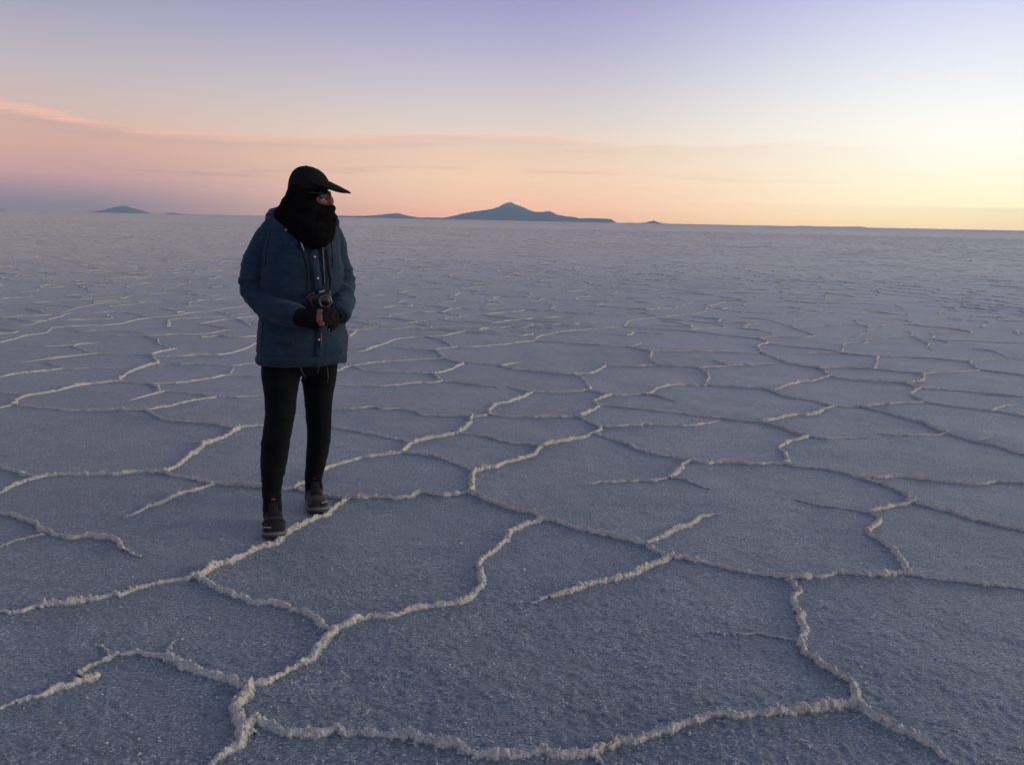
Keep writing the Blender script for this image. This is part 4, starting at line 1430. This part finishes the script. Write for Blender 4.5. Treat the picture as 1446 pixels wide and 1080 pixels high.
# ---- shoes
def shoe(toe, hd, dark):
    side = np.array([-hd[1], hd[0], 0])
    Lf = .275
    heel = toe - hd * Lf
    st = [(.000, .022, .060, .030), (.012, .031, .098, .020), (.05, .036, .108, .020), (.085, .037, .106, .020), (.115, .038, .096, .020), (.15, .041, .082, .020), (.185, .044, .070, .020),
          (.215, .044, .060, .021), (.24, .040, .050, .023), (.258, .031, .041, .026), (.268, .020, .034, .027)]
    rings_ = []
    for x, w_, top, bot in st:
        c = heel + hd * x
        t_ = np.linspace(0, 2 * math.pi, 26, endpoint=False)
        cu, sv = np.cos(t_), np.sin(t_)
        hgt = top - bot
        xs = w_ * np.sign(cu) * np.abs(cu) ** .75 * np.where(sv > 0, 1 - .32 * np.clip(sv, 0, 1) ** 2, 1)
        zs = bot + hgt * np.where(sv > 0, .35 + .65 * np.clip(sv, 0, 1) ** .9, .35 + .35 * np.sign(sv) * np.abs(sv) ** .5)
        xs = xs * 1.15
        rings_.append(c[None] + xs[:, None] * side + zs[:, None] * Z_AX)
    up = sub('shoe', loft(rings_), M_SHOE_BLK if dark else M_SHOE, None)
    for nm, z0, z1, gr, mt in (('sole', .001, .013, .003, M_SOLE), ('midsole', .0125, .027, .0045, M_MIDSOLE)):
        ol = [(.0, .018), (.015, .031), (.05, .037), (.09, .036), (.13, .037), (.17, .043), (.205, .046), (.235, .043), (.255, .034), (.268, .021), (.2725, .008)]
        left = [heel + hd * x + side * (w_ * 1.14 + gr) for x, w_ in ol]
        right_ = [heel + hd * x - side * (w_ * 1.14 + gr) for x, w_ in ol[::-1]]
        loop = np.array(left + right_)
        xs = (loop - heel) @ hd
        lift = np.clip((xs - .20) / .075, 0, 1) ** 2 * .010
        cen = loop.mean(0)
        r0, r1, r2, r3 = loop.copy(), loop.copy(), loop.copy(), loop.copy()
        r0 = cen + (loop - cen) * .985; r3 = cen + (loop - cen) * .97
        for rr_, z in ((r0, z0), (r1, z0 + .003), (r2, z1 - .003), (r3, z1)):
            rr_[:, 2] = z + lift
        sub(nm, loft([r0, r1, r2, r3]), mt, up)
    # ankle collar, tongue, laces, red tab
    an = heel + hd * .062
    sub('collar', tube([an + Z_AX * .085, an + Z_AX * .115 - hd * .002, an + Z_AX * .142 - hd * .004], [.043, .041, .040], 20), M_SHOE_BLK, up)
    sub('tongue', loft([ring(heel + hd * .165 + Z_AX * .074, side, Z_AX, .022, .006, 12), ring(heel + hd * .135 + Z_AX * .096, side, Z_AX * .8 + hd * .6, .022, .007, 12), ring(heel + hd * .112 + Z_AX * .130, side, hd, .020, .007, 12), ring(heel + hd * .106 + Z_AX * .150, side, hd, .018, .005, 12)]), M_SHOE_BLK, up)
    for x, z in ((.132, .097), (.147, .088), (.162, .080), (.177, .0735)):
        c = heel + hd * x + Z_AX * z
        sub('lace', tube([c - side * .027 - Z_AX * .010, c - side * .012 + Z_AX * .003, c + Z_AX * .004 + hd * .004, c + side * .012 + Z_AX * .003, c + side * .027 - Z_AX * .010], [.0026] * 5, 7), M_SHOE_BLK, up)
    t0 = heel + hd * .122 + Z_AX * .145
    sub('pull_tab', loft([ring(t0 - Z_AX * .006, side, hd, .004, .002, 10), ring(t0, side, hd, .011, .003, 10), ring(t0 + Z_AX * .007, side, hd, .007, .002, 10)]), M_RED, up)
    # pale piping across the toe
    sg_ = -1 if dark else 1
    sub('toe_stripe', tube([heel + hd * .200 + side * sg_ * .050 + Z_AX * .036, heel + hd * .228 + side * sg_ * .040 + Z_AX * .050, heel + hd * .246 + side * sg_ * .016 + Z_AX * .0515], [.0028] * 3, 7), M_STRIPE, up)
    if dark:
        sub('toe_band', tube([heel + hd * .172 - side * .051 + Z_AX * .045, heel + hd * .180 - side * .030 + Z_AX * .072, heel + hd * .184 + Z_AX * .076, heel + hd * .180 + side * .030 + Z_AX * .072, heel + hd * .172 + side * .051 + Z_AX * .045], [.0065] * 5, 8), M_SHOE, up)
    return up


shoe(TOE_R, HEAD_R, True)
shoe(TOE_L, HEAD_L, False)

# ------------------------------------------------------------------ the camera hanging on the chest
co_ = np.array([0.30, -0.93, -0.10]); co_ /= np.linalg.norm(co_)
cr_ = np.cross(co_, Z_AX) * -1
cr_ = np.cross(Z_AX, co_); cr_ /= np.linalg.norm(cr_)
cu_ = np.cross(co_, cr_)
ra = R(14)
cr_, cu_ = cr_ * math.cos(ra) + cu_ * math.sin(ra), cu_ * math.cos(ra) - cr_ * math.sin(ra)
h_ = hit(T_J, 451, 421)
CP = h_[0] + co_ * .036
camera_root = empty('compact_camera', tuple(CP - cu_ * .035))
tag(camera_root, 'black compact camera with a silver lens ring hanging at the waist on a neck strap', 'camera')


def cpt(x, y, z):
    return CP + cr_ * x + cu_ * y + co_ * z


def rbox(x0, x1, y0, y1, z0, z1, rd=.006):
    """rounded box: stacked superellipse rings along the lens axis"""
    cx_, cy_ = (x0 + x1) / 2, (y0 + y1) / 2
    a, b = (x1 - x0) / 2, (y1 - y0) / 2
    rr = []
    for z, k in ((z0, rd), (z0 + rd * .3, rd * .3), (z0 + rd, 0), (z1 - rd, 0), (z1 - rd * .3, rd * .3), (z1, rd)):
        rr.append(ring(cpt(cx_, cy_, z), cr_, cu_, a - k, b - k, 32, 7))
    return loft(rr)


def csub(name, vf, mat, parent=None):
    o = mesh_obj(name, vf[0], vf[1], mat, None)
    bm_ = bmesh.new(); bm_.from_mesh(o.data)
    bmesh.ops.recalc_face_normals(bm_, faces=bm_.faces)
    bm_.to_mesh(o.data); bm_.free()
    if parent is None:
        put(o, camera_root)
    else:
        o.parent = parent
    return o


def barrel(x, y, prof):
    return loft([ring(cpt(x, y, z), cr_, cu_, r_, r_, 28) for z, r_ in prof])


cb = csub('camera_body', rbox(-.052, .052, -.040, .032, -.020, .016), M_PLASTIC)
csub('hump', rbox(-.006, .030, .026, .046, -.016, .014, .005), M_PLASTIC, cb)
csub('grip', rbox(-.054, -.034, -.038, .026, .010, .030, .008), M_PLASTIC)
ln = csub('lens_barrel', barrel(.018, -.006, [(.012, .032), (.020, .032), (.022, .029), (.040, .029), (.041, .027), (.041, .020)]), M_PLASTIC)
csub('lens_ring', barrel(.018, -.006, [(.036, .0295), (.037, .0305), (.0425, .0305), (.0435, .028), (.0435, .0225), (.0425, .022), (.040, .022)]), M_SILVER, ln)
csub('lens_glass', barrel(.018, -.006, [(.039, .0225), (.0425, .021), (.044, .012), (.0445, .003)]), M_GLASS, ln)
csub('flash', rbox(.002, .026, .034, .041, .013, .017, .001), M_FITTING)
csub('dial', loft([ring(cpt(-.026, y_, .0), cr_, co_, .010, .010, 18) for y_ in (.030, .039, .040)]), M_SILVER)
csub('shutter_button', loft([ring(cpt(-.044, y_, .006), cr_, co_, .006, .006, 14) for y_ in (.030, .036, .037)]), M_SILVER)
csub('badge', rbox(-.030, -.020, -.030, -.026, .015, .0175, .0008), M_FITTING)
T_JS = bvh(jacket, scarf)


def strap(pix, endp):
    pts_ = []
    for a, b in pix:
        h = hit(T_J, a, b)
        pts_.append(h[0] + h[1] * .011)
    pts_.append((pts_[-1] + endp) / 2 - co_ * .004)
    pts_.append(endp)
    P = np.array(pts_)
    return P


for pix, ex in (([(421, 332), (424, 345), (429, 362), (434, 382)], -.053), ([(459, 352), (461, 368), (463, 386), (465, 396)], .053)):
    P = strap(pix, cpt(ex, .026, 0))
    st_ = csub('strap', tube(P, [.0062] * len(P), 10, .28, 5, upv=F_AX), M_STRAP)
    csub('strap_lug', ellipsoid(cpt(ex, .026, 0), (cr_, cu_, co_), (.005, .006, .004), 10, 8), M_SILVER, st_)
    if ex < 0:
        P2 = np.array([hit(T_J, a, b)[0] + hit(T_J, a, b)[1] * .0155 for a, b in ((424.6, 341), (426.5, 347), (428.6, 354))])
        csub('strap_slider', tube(P2, [.0042, .0040, .0026], 8, .5, 3, upv=F_AX), M_FITTING, st_)

M_LEGGING.node_tree.nodes['Principled BSDF'].inputs['Specular IOR Level'].default_value = 0.05
M_SCARF.node_tree.nodes['Principled BSDF'].inputs['Specular IOR Level'].default_value = 0.05

# ------------------------------------------------------------------ haze over the flat
HAZE = True
if HAZE:
    hb = bmesh.new()
    bmesh.ops.create_cube(hb, size=1.0)
    me_h = bpy.data.meshes.new('haze')
    hb.to_mesh(me_h); hb.free()
    haze = bpy.data.objects.new('haze', me_h)
    COL.objects.link(haze)
    haze.scale = (2 * HAZE_HALF, 2 * HAZE_HALF, HAZE_TOP + 2)
    haze.location = (0, 0, HAZE_TOP / 2 - 1)
    hm = bpy.data.materials.new('haze_air'); hm.use_nodes = True
    ht = hm.node_tree
    for n_ in list(ht.nodes):
        if n_.type == 'BSDF_PRINCIPLED':
            ht.nodes.remove(n_)
    pv = ht.nodes.new('ShaderNodeVolumePrincipled')
    pv.inputs['Color'].default_value = (0.60, 0.83, 1.0, 1)
    pv.inputs['Density'].default_value = HAZE_D
    ht.links.new(pv.outputs[0], [n_ for n_ in ht.nodes if n_.type == 'OUTPUT_MATERIAL'][0].inputs['Volume'])
    me_h.materials.append(hm)
    tag(haze, 'thin bluish evening haze in front of the far mountains', 'haze', kind='stuff')
